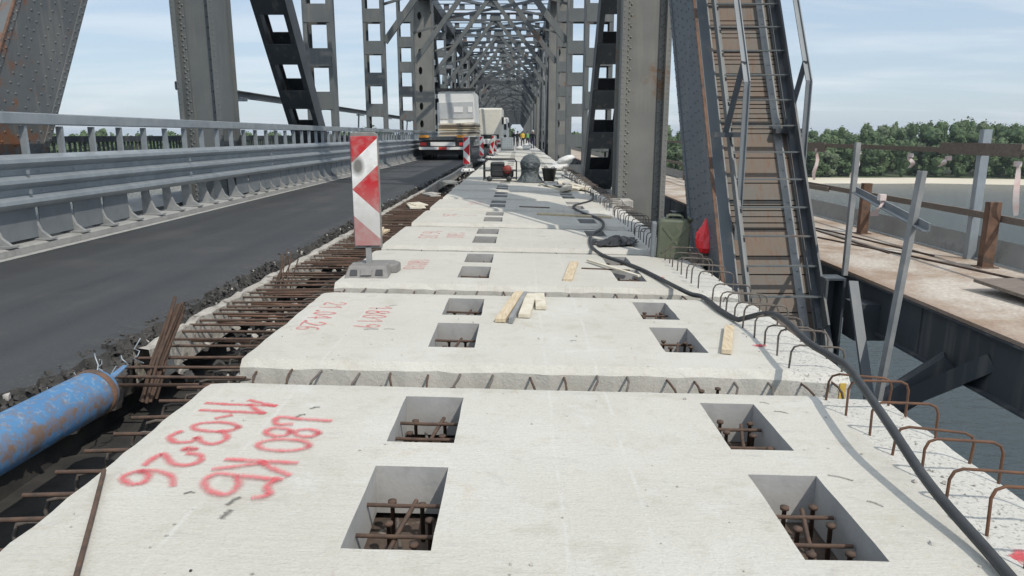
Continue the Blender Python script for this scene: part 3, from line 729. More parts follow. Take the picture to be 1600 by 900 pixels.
# ------------------------------------------------------------------ precast slabs
XB = (-1.62, -.57, -.28, .91, 1.18, 1.92); YB = (0.0, .30, .88, 1.11, 1.65, 1.80); TH_S = .205
def fine(br, step):
    out = []
    for a, b in zip(br[:-1], br[1:]):
        n = max(1, int(round((b - a) / step)))
        out += [a + (b - a) * i / n for i in range(n)]
    return out + [br[-1]]
def slab_mesh(seed, step=.1, jx=.0045, xl=0.0):
    rr = random.Random(seed); m = MB()
    X = fine(XB, step); Y = fine(YB, step); nx, ny = len(X), len(Y)
    def hole(cx, cy): return (XB[1] < cx < XB[2] or XB[3] < cx < XB[4]) and (YB[1] < cy < YB[2] or YB[3] < cy < YB[4])
    def g(): return rr.uniform(-jx, jx) + (rr.choice((-1, 1)) * rr.uniform(.004, .010) if rr.random() < .10 else 0)
    holex = XB[1:5]; holey = YB[1:5]
    pos = {}
    for j, y in enumerate(Y):
        for i, x in enumerate(X):
            px, py, pz = x, y, 0.0
            if i == 0: px += g() + xl; pz -= .008
            if i == nx - 1: px += g(); pz -= .01
            if j == ny - 1: py += g() * .7; pz -= .006
            if j == 0: py += g() * 1.2
            if 0 < i < nx - 1 and 0 < j < ny - 1:
                if x in holex or y in holey: px += g() * .35; py += g() * .35
            if x > 1.56: pz -= .012
            pos[i, j] = (px, py, pz)
    idx = {}; vs = []
    def vid(k, p):
        if k not in idx: idx[k] = len(vs); vs.append(p)
        return idx[k]
    top = []; 
    for j in range(ny - 1):
        for i in range(nx - 1):
            if hole((X[i] + X[i + 1]) / 2, (Y[j] + Y[j + 1]) / 2): continue
            top.append(tuple(vid((a, b), pos[a, b]) for a, b in ((i, j), (i + 1, j), (i + 1, j + 1), (i, j + 1))))
    walls = []; hw = []
    def low(i, j, tap):
        p = pos[i, j]; return vid(('L', i, j), (p[0] + tap[0], p[1] + tap[1], -TH_S))
    # hole walls
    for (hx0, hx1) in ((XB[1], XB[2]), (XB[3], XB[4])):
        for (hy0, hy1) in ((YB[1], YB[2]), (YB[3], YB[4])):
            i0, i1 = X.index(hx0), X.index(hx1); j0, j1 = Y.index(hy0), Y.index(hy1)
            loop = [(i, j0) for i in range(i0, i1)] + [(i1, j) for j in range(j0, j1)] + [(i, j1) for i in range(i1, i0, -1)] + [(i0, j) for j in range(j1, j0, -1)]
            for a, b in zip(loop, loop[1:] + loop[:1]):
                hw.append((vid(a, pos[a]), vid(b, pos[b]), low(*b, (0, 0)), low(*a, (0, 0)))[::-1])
    # outer sides, with a chamfered front lip
    for i in range(nx - 1):
        a, b = pos[i, 0], pos[i + 1, 0]
        ca = vid(('C', i), (a[0], a[1] - .045 + rr.uniform(-.006, .006), a[2] - .045 + rr.uniform(-.005, .005)))
        cb = idx.get(('C', i + 1))
        cb = vid(('C', i + 1), (b[0], b[1] - .045 + rr.uniform(-.006, .006), b[2] - .045 + rr.uniform(-.005, .005)))
        walls.append((vid((i, 0), a), ca, cb, vid((i + 1, 0), b)))
        la = vid(('F', i), (a[0], a[1] - .05, -TH_S)); lb = vid(('F', i + 1), (b[0], b[1] - .05, -TH_S))
        walls.append((ca, la, lb, cb))
        a, b = pos[i, ny - 1], pos[i + 1, ny - 1]
        walls.append((vid((i, ny - 1), a), vid((i + 1, ny - 1), b), vid(('B', i + 1), (b[0], b[1], -TH_S)), vid(('B', i), (a[0], a[1], -TH_S))))
    for j in range(ny - 1):
        for i, tagk in ((0, 'W'), (nx - 1, 'O')):
            a, b = pos[i, j], pos[i, j + 1]
            q = (vid((i, j), a), vid((i, j + 1), b), vid((tagk, j + 1), (b[0], b[1], -TH_S)), vid((tagk, j), (a[0], a[1], -TH_S)))
            walls.append(q if i == 0 else q[::-1])
        # corner triangle of the lip
    for i, tagk in ((0, 'W'), (nx - 1, 'O')):
        t = (vid((i, 0), None), idx[('C', i)], idx[('F', i)], idx[(tagk, 0)]); walls.append(t if i else t[::-1])
    m.add(vs, top); m.add([], []) ; b = 0
    for w in walls: m.f.append(w); m.mi.append(0); m.sm.append(False)
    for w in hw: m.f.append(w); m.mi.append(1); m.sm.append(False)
    return m
def ubar(p0, p1, h, r=.008, n=6, cr=.045):
    """an upside-down U from foot p0 to foot p1, rising h"""
    p0 = Vector(p0); p1 = Vector(p1); d = (p1 - p0).normalized(); up = Vector((0, 0, 1))
    a = p0 + up * h; b = p1 + up * h
    return [p0 - up * .03, a - up * cr, a - up * cr * .3 + d * cr * .3, a + d * cr, b - d * cr, b - d * cr * .3 - up * cr * .3, b - up * cr, p1 - up * .05]
def hairpin(x, yb, lean, r=.0075):
    """front hairpin: leaves the face, drops and runs back"""
    return [(x - .004, yb + .02, -.058), (x + lean * .2, yb - .07, -.062), (x + lean * .6, yb - .115, -.078), (x + lean, yb - .135, -.118), (x + lean * 1.15 + .008, yb - .12, -.158), (x + lean * .8 + .016, yb - .06, -.178), (x + lean * .3 + .018, yb + .02, -.172)]
hp_mesh = {}
def put_bar(key, pts, r, mat, parent, loc, n=6):
    if key not in hp_mesh:
        hp_mesh[key] = MB().tube(pts, r, n).build(key.split('|')[0], mat, parent, local=True); q = hp_mesh[key]
    else: q = dup_one(hp_mesh[key], parent)
    q.location = loc
    return q
SL = []
near_lab = ['nearest pale concrete slab, with 11-03-26 and 180 sprayed in red', 'second pale concrete slab, with a bundle of plank offcuts lying on it',
            'third pale concrete slab, holding the grey foot of the striped barrier panel', 'fourth pale concrete slab, under the crumpled black plastic on its right end',
            'fifth pale concrete slab, its right half in the shadow edge, faint red scribble at left', 'sixth pale concrete slab, with a red scribble beside the first shadow of the truss']
nslab = 26; meshes_far = None
for k in range(nslab):
    y0 = 1.74 + 2.195 * k + jit(.015); xo = jit(.02) if k > 1 else 0
    lab = near_lab[k] if k < 6 else 'pale concrete slab in the far row, near or beyond the generator'
    s = thing('precast_slab', lab, 'concrete slab', (xo, y0, jit(.004)), (0, R(1.15), jit(.004) if k > 1 else 0), 'precast slabs laid in a row along the bridge')
    if k < 9: bo = slab_mesh(100 + k, .09 if k < 3 else .15).build('panel', ['slab', 'formed_shaded'], s, local=True)
    elif meshes_far is None: bo = meshes_far = slab_mesh(300, .4).build('panel', ['slab', 'formed_shaded'], s, local=True)
    else: bo = dup_one(meshes_far, s)
    SL.append(s)
    # front hairpins
    if k < 7 and k > 0:
        nb = 18
        for i in range(nb):
            x = -1.52 + 3.34 * i / (nb - 1) + jit(.02)
            v = (i + k) % 4
            put_bar('front_loop|%d' % v, hairpin(0, -.05, (-.03, .034, .006, -.045)[v]), .0068, ('rebar_gr', 'rebar', 'rebar', 'rebar_gr')[v], s, (x, 0, jit(.012)))
        if k == 1:
            for gx in (-.43, 1.05):
                pass
    # side loops on the rough strip
    if k < 12:
        nl = 9
        for i in range(nl):
            if k == 0 and i < 1: pass
            y = .07 + 1.68 * i / (nl - 1) + jit(.025); v = (i * 7 + k) % 5
            sx = 1.59 + jit(.015)
            w = .31
            q = put_bar('side_loop|%d' % (v if k else v + 5), ubar((0, 0, 0), (w, (v - 2) * .012, -.012), .165 + .01 * (v - 2)), .0064, ('rebar_or' if k == 0 else 'rebar_gr'), s, (sx, y, -.012))
            q.rotation_euler = (jit(.10), 0, jit(.06))
    # bars crossing each pocket
    if k < 7:
        for (hx0, hx1) in ((XB[1], XB[2]), (XB[3], XB[4])):
            for (hy0, hy1) in ((YB[1], YB[2]), (YB[3], YB[4])):
                w = hx1 - hx0
                for f, z in ((.12, -.125), (.40, -.085), (.68, -.07)):
                    put_bar('pocket_bar|x%.2f' % w, [(-.01, 0, 0), (w * .45, .004, -.004), (w * .97, .0, .0)], .0088, 'rebar', s, (hx0, hy0 + f * (hy1 - hy0) + jit(.02), z))
                put_bar('pocket_bar|y', [(-.03, -.02, -.03), (0.02, .25, 0.005), (.055, .40, .03)], .0088, 'rebar', s, (hx0 + w * .45 + jit(.02), hy0 + .04, -.10))
                if k < 4: put_bar('pocket_bar|d', [(.04, 0, -.02), (-.02, .24, -.01), (-.06, .42, .01)], .008, 'rebar_gr', s, (hx0 + w * .5 + jit(.03), hy0 + .02, -.16))
# ---- sprayed writing
def el(cx, cy, rx, ry, n=14): return [(cx + rx * math.cos(2 * math.pi * a / n), cy + ry * math.sin(2 * math.pi * a / n)) for a in range(n + 1)]
T1 = [[(-1.503, 3.229), (-1.395, 3.216), (-1.29, 3.216), (-1.184, 3.214)], [(-1.184, 3.214), (-1.253, 3.244), (-1.313, 3.272)], [(-1.491, 3.137), (-1.348, 3.127), (-1.203, 3.118)], [(-1.203, 3.118), (-1.255, 3.169), (-1.293, 3.21)], [(-1.379, 3.05), (-1.344, 3.075)], [(-1.255, 2.952), (-1.256, 2.93), (-1.276, 2.911), (-1.311, 2.9), (-1.353, 2.898), (-1.396, 2.905), (-1.43, 2.92), (-1.449, 2.941), (-1.449, 2.963), (-1.43, 2.982), (-1.395, 2.994), (-1.351, 2.997), (-1.307, 2.989), (-1.273, 2.973), (-1.255, 2.952)], [(-1.483, 2.881), (-1.498, 2.83), (-1.447, 2.779), (-1.385, 2.792), (-1.381, 2.836), (-1.342, 2.789), (-1.288, 2.77), (-1.255, 2.809), (-1.267, 2.863), (-1.304, 2.896)], [(-1.345, 2.716), (-1.359, 2.703), (-1.383, 2.712), (-1.371, 2.728), (-1.345, 2.718)], [(-1.339, 2.675), (-1.291, 2.66), (-1.273, 2.602), (-1.313, 2.57), (-1.381, 2.592), (-1.438, 2.663), (-1.46, 2.644), (-1.468, 2.575)], [(-1.286, 2.414), (-1.323, 2.477), (-1.396, 2.517), (-1.472, 2.509), (-1.499, 2.461), (-1.442, 2.41), (-1.401, 2.427), (-1.415, 2.488), (-1.451, 2.514)], [(-1.036, 2.989), (-1.094, 2.988), (-1.11, 3.068), (-1.007, 3.054), (-0.873, 3.04)], [(-0.88, 2.902), (-0.891, 2.872), (-0.931, 2.862), (-0.971, 2.88), (-0.981, 2.905), (-0.971, 2.928), (-0.93, 2.937), (-0.89, 2.918), (-0.88, 2.902)], [(-1.005, 2.906), (-1.014, 2.871), (-1.055, 2.86), (-1.097, 2.881), (-1.11, 2.919), (-1.083, 2.945), (-1.035, 2.939), (-1.016, 2.924), (-1.005, 2.906)], [(-0.884, 2.776), (-0.887, 2.751), (-0.911, 2.73), (-0.95, 2.718), (-0.996, 2.715), (-1.041, 2.723), (-1.077, 2.741), (-1.096, 2.764), (-1.095, 2.789), (-1.072, 2.811), (-1.032, 2.824), (-0.984, 2.827), (-0.938, 2.818), (-0.902, 2.8), (-0.884, 2.776)], [(-1.161, 2.625), (-1.049, 2.618), (-0.895, 2.609)], [(-1.02, 2.604), (-1.098, 2.569), (-1.178, 2.544)], [(-1.02, 2.604), (-0.958, 2.549), (-0.89, 2.508)], [(-0.91, 2.466), (-1.057, 2.486), (-1.155, 2.499), (-1.18, 2.44), (-1.128, 2.367), (-1.056, 2.345), (-1.041, 2.409), (-1.071, 2.474)], [(-0.921, 2.466), (-0.935, 2.414), (-0.907, 2.352), (-0.942, 2.326)]]
GL = {  # stroke digits in a 1 x 1.5 box (x right, y up)
 '0': [[(.5 + .42 * math.cos(a * .449), .75 + .7 * math.sin(a * .449)) for a in range(15)]],
 '1': [[(.1, 1.05), (.55, 1.5), (.55, 0)]], '2': [[(.05, 1.1), (.3, 1.48), (.75, 1.42), (.9, 1.05), (.5, .5), (.05, .03), (.95, .05)]],
 '3': [[(.1, 1.35), (.55, 1.5), (.88, 1.2), (.45, .82), (.9, .5), (.7, .08), (.1, .1)]], '4': [[(.7, 0), (.7, 1.5), (.05, .5), (.98, .5)]],
 '6': [[(.85, 1.4), (.4, 1.3), (.1, .6), (.25, .08), (.75, .1), (.85, .5), (.5, .75), (.15, .55)]],
 '8': [[(.5 + .33 * math.cos(a * .6), 1.12 + .36 * math.sin(a * .6)) for a in range(12)], [(.5 + .42 * math.cos(a * .6), .37 + .37 * math.sin(a * .6)) for a in range(12)]],
 '9': [[(.85, 1.0), (.5, .75), (.15, 1.05), (.4, 1.48), (.85, 1.3), (.85, .8), (.6, 0)]], '-': [[(.2, .7), (.8, .7)]], '.': [[(.4, .05), (.5, .15), (.6, .05), (.45, 0)]],
 'K': [[(.1, 0), (.1, 1.5)], [(.85, 1.45), (.15, .75), (.9, 0)]]}
def smooth(st, n=4):
    if len(st) < 4: return st
    P = [Vector((a, b, 0)) for a, b in st]; out = []
    for i in range(len(P) - 1):
        p0, p1, p2, p3 = P[max(i - 1, 0)], P[i], P[i + 1], P[min(i + 2, len(P) - 1)]
        for k in range(n):
            t = k / n; q = .5 * ((2 * p1) + (p2 - p0) * t + (2 * p0 - 5 * p1 + 4 * p2 - p3) * t * t + (3 * p1 - p0 - 3 * p2 + p3) * t ** 3); out.append((q.x, q.y))
    return out + [tuple(st[-1])]
def writing(s, strokes, w=.036, name='sprayed_writing'):
    m = MB()
    for st in strokes: m.ribbon(st, w, .0035)
    # near-duplicate overlaps sit a hair apart
    z = 0
    for i, st in enumerate(strokes): pass
    vs = []; n = 0
    m2 = MB()
    for i, st in enumerate(strokes): m2.ribbon(smooth(st), w, .0025 + .0004 * i)
    return m2.build(name, 'spray', s, local=True)
def text_strokes(txt, x0, y0, cw, ch, gap=1.35, slant=0):
    out = []; y = y0
    for c in txt:
        for st in GL.get(c, []): out.append([(x0 + v / 1.5 * ch + (y0 - y) * slant, y - u * cw) for u, v in st])
        y -= cw * gap * (.6 if c in '.-' else 1)
    return out
s0 = SL[0]
writing(s0, [[(x, y - s0.location.y) for x, y in st] for st in T1], .046)
def on(k, x0, y0, *a, **kw): writing(SL[k], text_strokes(*a, x0=x0, y0=y0 - SL[k].location.y, **kw), .024 if k < 3 else .028)
on(1, -1.50, 5.36, '21.04.26', cw=.085, ch=.16); on(1, -1.13, 5.26, '18019', cw=.095, ch=.17)
on(2, -1.13, 7.32, '18018', cw=.085, ch=.2)
on(3, -1.28, 9.6, '16.03', cw=.12, ch=.24); on(3, -.93, 9.5, '180', cw=.14, ch=.22)
on(4, -1.25, 11.7, '26', cw=.14, ch=.2); on(5, -1.0, 14.1, '104', cw=.18, ch=.26); on(4, -.9, 11.6, '1', cw=.14, ch=.2)
# red splashes, dark nicks, yellow mark
def blot(s, c, r, mat, name, z=.0035, n=5):
    m = MB(); rr = random.Random(int(c[0] * 977 + c[1] * 131))
    for i in range(n):
        a = rr.uniform(0, 6.28); p = (c[0] + rr.uniform(-.4, .4) * r, c[1] + rr.uniform(-.4, .4) * r); d = (math.cos(a) * r * .8, math.sin(a) * r * .5)
        m.ribbon([(p[0] - d[0], p[1] - d[1]), p, (p[0] + d[0] + rr.uniform(-.3, .3) * r, p[1] + d[1])], r * .7, z + i * .0006)
    return m.build(name, mat, s, local=True)
blot(SL[0], (1.64, 2.10 - 1.74), .05, 'spray', 'red_splash', -.008); blot(SL[1], (1.55, 4.42 - 3.935), .04, 'spray', 'red_splash', .003)
blot(SL[2], (1.35, 6.62 - 6.13), .04, 'spray', 'red_splash')
def nick(s, x, y, a, L, w):
    m = MB(); L *= .6; m.ribbon([(x - math.cos(a) * L / 2, y - math.sin(a) * L / 2), (x, y + .008), (x + math.cos(a) * L / 2, y + math.sin(a) * L / 2)], w, .0022)
    return m.build('surface_nick', 'stain', s, local=True)
for x, y, a, L, w in ((-1.02, 2.31, 1.2, .07, .03), (-1.01, 2.22, 1.4, .06, .035), (-1.02, 3.1, .9, .05, .03), (-.98, 3.2, .6, .05, .025), (1.27, 2.60, -.5, .13, .018), (1.31, 2.40, -.8, .07, .02), (1.28, 3.28, -.4, .09, .015), (1.24, 3.4, -.5, .06, .015), (-1.2, 2.36, .2, .04, .02)):
    nick(SL[0], x, y - SL[0].location.y, a, L, w)
for x, y, a, L, w in ((-1.0, 4.62, .1, .12, .03), (-.88, 4.63, .05, .1, .02), (-.97, 5.3, .5, .08, .02), (.35, 4.45, .3, .05, .02)): nick(SL[1], x, y - SL[1].location.y, a, L, w)
for x, y in ((.9, 9.3), (.3, 7.0)): nick(SL[3], x, 9.3 - SL[3].location.y, -.4, .16, .03)
m = MB(); yl = .0
m.box((1.865, -.0535, -.12), (.035, .004, .13)); m.build('yellow_mark', 'yellow', SL[1], local=True)

# ------------------------------------------------------------------ left joint: transverse bars
bar_a = MB(); bar_a.tube([(-.86, 0, -.055), (-.4, .01, -.055), (0, 0, -.05)], .0095, 7)
bar_b = MB(); bar_b.tube([(-.80, .02, -.135), (-.3, .0, -.135), (.02, -.01, -.13)], .0105, 7)
bar_c = MB(); bar_c.tube([(.05, 0, -.085), (-.20, 0, -.085), (-.245, 0, -.097), (-.262, 0, -.14), (-.262, .005, -.25)], .0085, 7)
bar_d = MB(); bar_d.tube([(-.29, 0, -.055), (-.1, .004, -.052), (.06, 0, -.05)], .0095, 7)
pr = {}
def loose_bar(key, mb, mat, loc, rz):
    if key not in pr:
        pr[key] = mb.build('rebar', mat, None, local=True); q = pr[key]
        tag(q, {'d': 'short straight rusty bar end sticking out of the nearest slab beside the blue cylinder', 'a': 'straight rusty rebar bridging the open joint between the asphalt and the slab ends', 'b': 'lower rusty rebar lying under the straight ones in the open joint', 'c': 'hooked grey rebar sticking out of a slab end and bent down into the open joint'}[key], 'rebar',
            {'d': 'short bar ends beside the cylinder', 'a': 'straight rebars across the open joint', 'b': 'lower rebars across the open joint', 'c': 'hooked rebars at the slab ends'}[key])
    else: q = dup_one(pr[key])
    q.location = loc; q.rotation_euler = (0, 0, rz); return q
y = 1.9; i = 0
while y < 17:
    if y < 3.75: loose_bar('d', bar_d, 'rebar', (-1.60 + jit(.02), y + jit(.015), jit(.006)), jit(.03))
    else: loose_bar('a', bar_a, 'rebar', (-1.56 + jit(.03), y + jit(.02), jit(.008)), jit(.03))
    if i % 3 != 2 and y > 3.75: loose_bar('b', bar_b, 'rust', (-1.6 + jit(.04), y + .06 + jit(.03), jit(.012)), jit(.05))
    if i % 1 == 0 and y < 12: loose_bar('c', bar_c, 'rebar_gr', (-1.60 + jit(.02), y + .05 + jit(.02), jit(.01)), jit(.08))
    y += .195 if y < 4.6 else .16; i += 1
m = MB(); m.box((-2.15, 20, -.56), (1.16, 46, .03)); m.box((-2.70, 20, -.45), (.06, 46, .19)); o = m.build('joint_shade_tray', 'under', base=False); tag(o, kind='structure')  # dark floor and side wall added as the black void under the bars
# planks laid in the joint further on
for (x, y, w, l, rz, mt, lb) in ((-2.02, 9.7, .26, .75, -.12, 'wood', 'tan plank scrap lying in the joint right behind the barrier panel'), (-1.98, 13.6, .3, .7, .25, 'wood_pale', 'pale board lying across the joint beyond the tan plank'), (-2.0, 16.2, .25, .5, .5, 'rubble_pale', 'concrete lump lying in the joint beyond the pale board'), (-2.0, 20.5, .34, .8, .3, 'wood_pale', 'loose pale boards heaped in the joint beside the second barrier')):
    m = MB(); rot = Euler((.02, .05, rz)).to_matrix()
    m.box((x, y, -.03), (w, l, .035), rot); m.box((x + .02, y + .1, .0), (w * .8, l * .7, .022), Euler((.03, -.03, rz + .25)).to_matrix())
    tag(m.build('plank', mt, bevel=.004), lb, 'plank')
# rebar bundles sticking up beside the asphalt
def bundle(base, top, n, r, label, mat='rebar', spread=.042):
    t = thing('rebar_bundle', label, 'rebar bundle', base)
    for i in range(n):
        b = Vector(base) + Vector((jit(spread), jit(spread), 0)); e = Vector(top) + Vector((jit(spread * 1.3), jit(spread), jit(.06)))
        mid = b.lerp(e, .45) + Vector((jit(.02) - .02, jit(.02), 0))
        MB().tube([b, b.lerp(mid, .5) + Vector((jit(.01), 0, 0)), mid, e], r, 6).build('bar', mat, t)
bundle((-2.22, 3.97, -.25), (-2.12, 4.25, .28), 13, .0095, 'bundle of rusty rebar ends standing up beside the blue cylinder')
bundle((-2.26, 6.55, -.2), (-2.23, 6.75, .17), 8, .006, 'thin rusty bar ends standing up by the asphalt edge short of the barrier', spread=.08)
m = MB()
rr = random.Random(2)
for i in range(7):
    p = Vector((-2.38 + rr.uniform(-.12, .1), 3.75 + rr.uniform(-.3, .4), -.06)); pts = [p]
    for k in range(5): p = p + Vector((rr.uniform(-.04, .04), rr.uniform(-.05, .05), rr.uniform(-.01, .055))); pts.append(p)
    m.tube(pts, .004, 5)
tag(m.build('wire_tangle', 'galv'), 'tangle of thin pale wire beside the end of the blue cylinder', 'wire')
# single rod lying on the first slab
m = MB(); m.tube([(-1.585, 2.49, .048), (-1.44, 2.17, .045), (-1.24, 1.72, .04)], .0085, 7)
tag(m.build('loose_rod', 'rebar'), 'single rusty rod lying on the left end of the nearest slab', 'rebar')

# ------------------------------------------------------------------ blue gas cylinder
def gas_cylinder():
    a = Vector((-2.21, 2.02, .045)); b = Vector((-2.125, 3.44, .035)); d = (b - a).normalized()
    t = thing('gas_cylinder', 'chipped blue gas cylinder lying in the joint beside the asphalt', 'gas cylinder', a)
    rot = Vector((0, 0, 1)).rotation_difference(d); t.rotation_mode = 'QUATERNION'
    # local axis: y along the cylinder, z up
    yaw = math.atan2(-d.x, d.y); t.rotation_mode = 'XYZ'; t.rotation_euler = (math.asin(d.z), 0, yaw)
    L = (b - a).length; Rr = .116; prof = [(.0, L), (.05, L - .004), (.085, L - .02), (.107, L - .05), (Rr, L - .1), (Rr, .12), (.105, .05), (.06, .0), (.035, -.02), (.035, -.09), (.0, -.09)]
    rx = Matrix.Rotation(-math.pi / 2, 3, 'X')
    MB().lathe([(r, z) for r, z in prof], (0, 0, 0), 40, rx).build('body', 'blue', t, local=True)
    MB().lathe([(Rr + .001, L - .12), (Rr + .006, L - .115), (Rr + .006, L - .085), (Rr - .004, L - .075)], (0, 0, 0), 40, rx).build('end_ring', 'rust', t, local=True)
    MB().prism([(.015, L - .012, .045), (.06, L - .01, .05), (.075, L + .08, .085), (.05, L + .085, .085)], None, (0, 0, .006)).build('bent_tab', 'blue', t, local=True)
gas_cylinder()

# ------------------------------------------------------------------ guardrail
def guardrail():
    y0, y1, sp = 4.0, 130.0, .665
    g = thing('guardrail', 'grey galvanised guardrail with triple wave beam and handrail along the road', 'guardrail', (-5.72, 4, 0.09))
    m = MB(); m.box((-5.70, (y0 + y1) / 2, 1.485), (.12, y1 - y0, .135)); m.build('hand_rail', 'galv', g, bevel=.012)
    # three wave beam profile (x outwards to the road is +)
    prof = []
    for i in range(3):
        zc = 1.0 - i * .225
        prof += [(-.062, zc + .085), (-.01, zc + .06), (.035, zc + .035), (.04, zc - .005), (-.01, zc - .045), (-.062, zc - .075)]
    for seg in range(31):
        a = y0 + seg * 4.06; b = a + 4.10; dz = .0 if seg % 2 else .003
        m = MB(); n = len(prof)
        vs = [(-5.60 + p[0] + dz, a, p[1]) for p in prof] + [(-5.60 + p[0] + dz, b, p[1]) for p in prof] + [(-5.605 + p[0] + dz - .004, a, p[1]) for p in prof] + [(-5.605 + p[0] + dz - .004, b, p[1]) for p in prof]
        m.add(vs, [(i, n + i, n + i + 1, i + 1) for i in range(n - 1)] + [(2 * n + i, 2 * n + i + 1, 3 * n + i + 1, 3 * n + i) for i in range(n - 1)])
        # bolts and a lap bracket
        for k in range(6):
            for i in range(2): m.rivet((-5.655, a + .35 + k * .665, 1.0 - .1125 - .225 * i), (1, 0, 0), .013)
        m.box((-5.585, a + .05, .89), (.02, .03, .05)); m.box((-5.585, a + .05, .665), (.02, .03, .05))
        m.build('wave_beam', 'galv', g)
    up = MB().box((0, 0, 1.225), (.07, .045, .36)); up.box((.0, .03, 1.225), (.045, .012, .36))
    upo = None; ft = None; pl = None
    foot = MB()
    foot.prism([(-.10, -.03, .10), (.19, -.03, .10), (.19, -.03, .115), (.085, -.03, .20), (.03, -.03, .34), (.0, -.03, .52), (-.10, -.03, .52)], None, (0, .045, 0)); foot.box((.06, -.01, .105), (.3, .16, .02))
    plate = MB().box((0, sp / 2, .34), (.012, sp - .06, .42))
    rest_u = MB(); rest_f = MB()
    nu = int((y1 - y0) / sp)
    for i in range(nu):
        y = y0 + .3 + i * sp
        if i < 90:
            if upo is None: upo = up.build('upright', 'galv', g, local=True); ft = foot.build('foot_bracket', 'foot_conc', g, local=True); q, f = upo, ft
            else: q, f = dup_one(upo), dup_one(ft)
            q.location = (-5.70 + 5.72, y - 4, -.09); f.location = (-5.72 + 5.72, y - 4, -.09)
        else:
            rest_u.v, rest_u.f  # far uprights
            rest_u.box((-5.70, y, 1.225), (.07, .045, .36)); rest_f.box((-5.70, y, .33), (.2, .05, .45))
        if (y < 9.75 or y > 14.2) and i < 98:
            if pl is None: pl = plate.build('infill_plate', 'galv_dull', g, local=True); q = pl
            else: q = dup_one(pl)
            q.location = (-5.672 + 5.72, y - 4, -.09)
    tag(rest_u.build('far_uprights', 'galv', g), kind='stuff'); tag(rest_f.build('far_brackets', 'foot_conc', g), kind='stuff')
guardrail()

# ------------------------------------------------------------------ left footway behind the truss
w = thing('side_walkway', 'narrow walkway with dark railing outside the left truss', 'walkway', (-8.0, 4, -.2))
m = MB(); m.box((-7.9, 60, -.15), (1.5, 116, .12)); m.build('deck_plate', 'steel_dark', w)
m = MB(); m.box((-8.6, 60, 1.22), (.09, 116, .12)); m.box((-8.6, 60, .25), (.05, 116, .06)); m.build('top_rail', 'steel_dark', w)
m = MB(); y = 4
while y < 118: m.box((-8.6, y, .68), (.035, .035, .96)); y += .16 if y < 40 else .4
tag(m.build('balusters', 'steel_dark', w), kind='stuff')
c = thing('cable_rail', 'long steel channel on slanted struts above the left walkway', 'channel beam', (-8.2, 17, 0))
m = MB(); m.box((-8.2, 43.6, 2.55), (.14, 52, .025)); m.box((-8.27, 43.6, 2.46), (.02, 52, .16)); m.box((-8.2, 43.6, 2.37), (.14, 52, .025)); m.build('channel', 'galv_dull', c)
for i in range(7):
    y = 22 + i * 8; m = MB(); m.beam((-8.2, y - .8, 2.4), (-8.55, y, .1), .07, .07); m.box((-8.12, y - .8, 2.3), (.35, .3, .08)); m.build('strut', 'galv', c)

# ------------------------------------------------------------------ right footway
w = thing('footway', 'rust stained steel footway on a dark edge beam outside the right truss', 'walkway', (4.2, 0, -.6))
m = MB(); m.box((4.22, 48, -.065), (1.76, 100, .03)); m.build('deck_plate', 'walk', w)
m = MB(); m.box((3.385, 48, -.30), (.03, 100, .44)); m.box((3.40, 48, -.075 - .015), (.15, 100, .012)); m.box((3.40, 48, -.52), (.16, 100, .02))
y = 0
while y < 40: m.box((3.365, y, -.3), (.012, .02, .4)); y += 1.45
m.build('edge_beam', 'steel_dark', w)
m = MB(); m.box((5.05, 48, -.35), (.03, 100, .5)); m.build('outer_beam', 'steel_dark', w)
m = MB(); rot = Euler((0, R(12), 0)).to_matrix(); m.box((5.13, 48, .08), (.025, 100, .24), rot); m.build('toe_board', 'kerb', w)
for y in (6.6, 14.8, 23.8, 32.8, 41.8):
    m = MB(); m.box((4.1, y, -.42), (1.9, .25, .35)); m.beam((3.4, y - 1.25, -.45), (2.3, y - .65, -1.7), .2, .2); m.build('bracket', 'steel_dark', w)
for y, x1 in ((4.75, 3.9),): 
    m = MB(); m.beam((3.42, 4.9, -.28), (2.75, 6.05, -1.35), .13, .13); m.build('diagonal_brace', 'steel_dark', w)
# riveted bracket stub at the truss end
t = thing('bearing_bracket', 'dark riveted steel stub with slanted plate between the slab and footway beam', 'steel bracket', (3.0, 6.5, -1.4))
m = MB(); m.box((2.97, 6.75, -.66), (.17, .02, 1.25)); m.box((2.89, 6.65, -.66), (.02, .2, 1.25)); m.box((3.05, 6.65, -.66), (.02, .2, 1.25))
for k in range(14): m.rivet((2.90, 6.735, -.08 - k * .085), (0, -1, 0), .017)
m.build('stub', 'steel_dark', t)
m = MB(); m.beam((3.10, 6.5, -.03), (3.04, 5.75, -1.15), .085, .03, (0, -1, .4)); m.build('slanted_plate', 'steel_blue', t)
m = MB(); m.box((2.97, 6.66, -.025), (.19, .2, .02)); m.build('cap_plate', 'steel_dark', t)

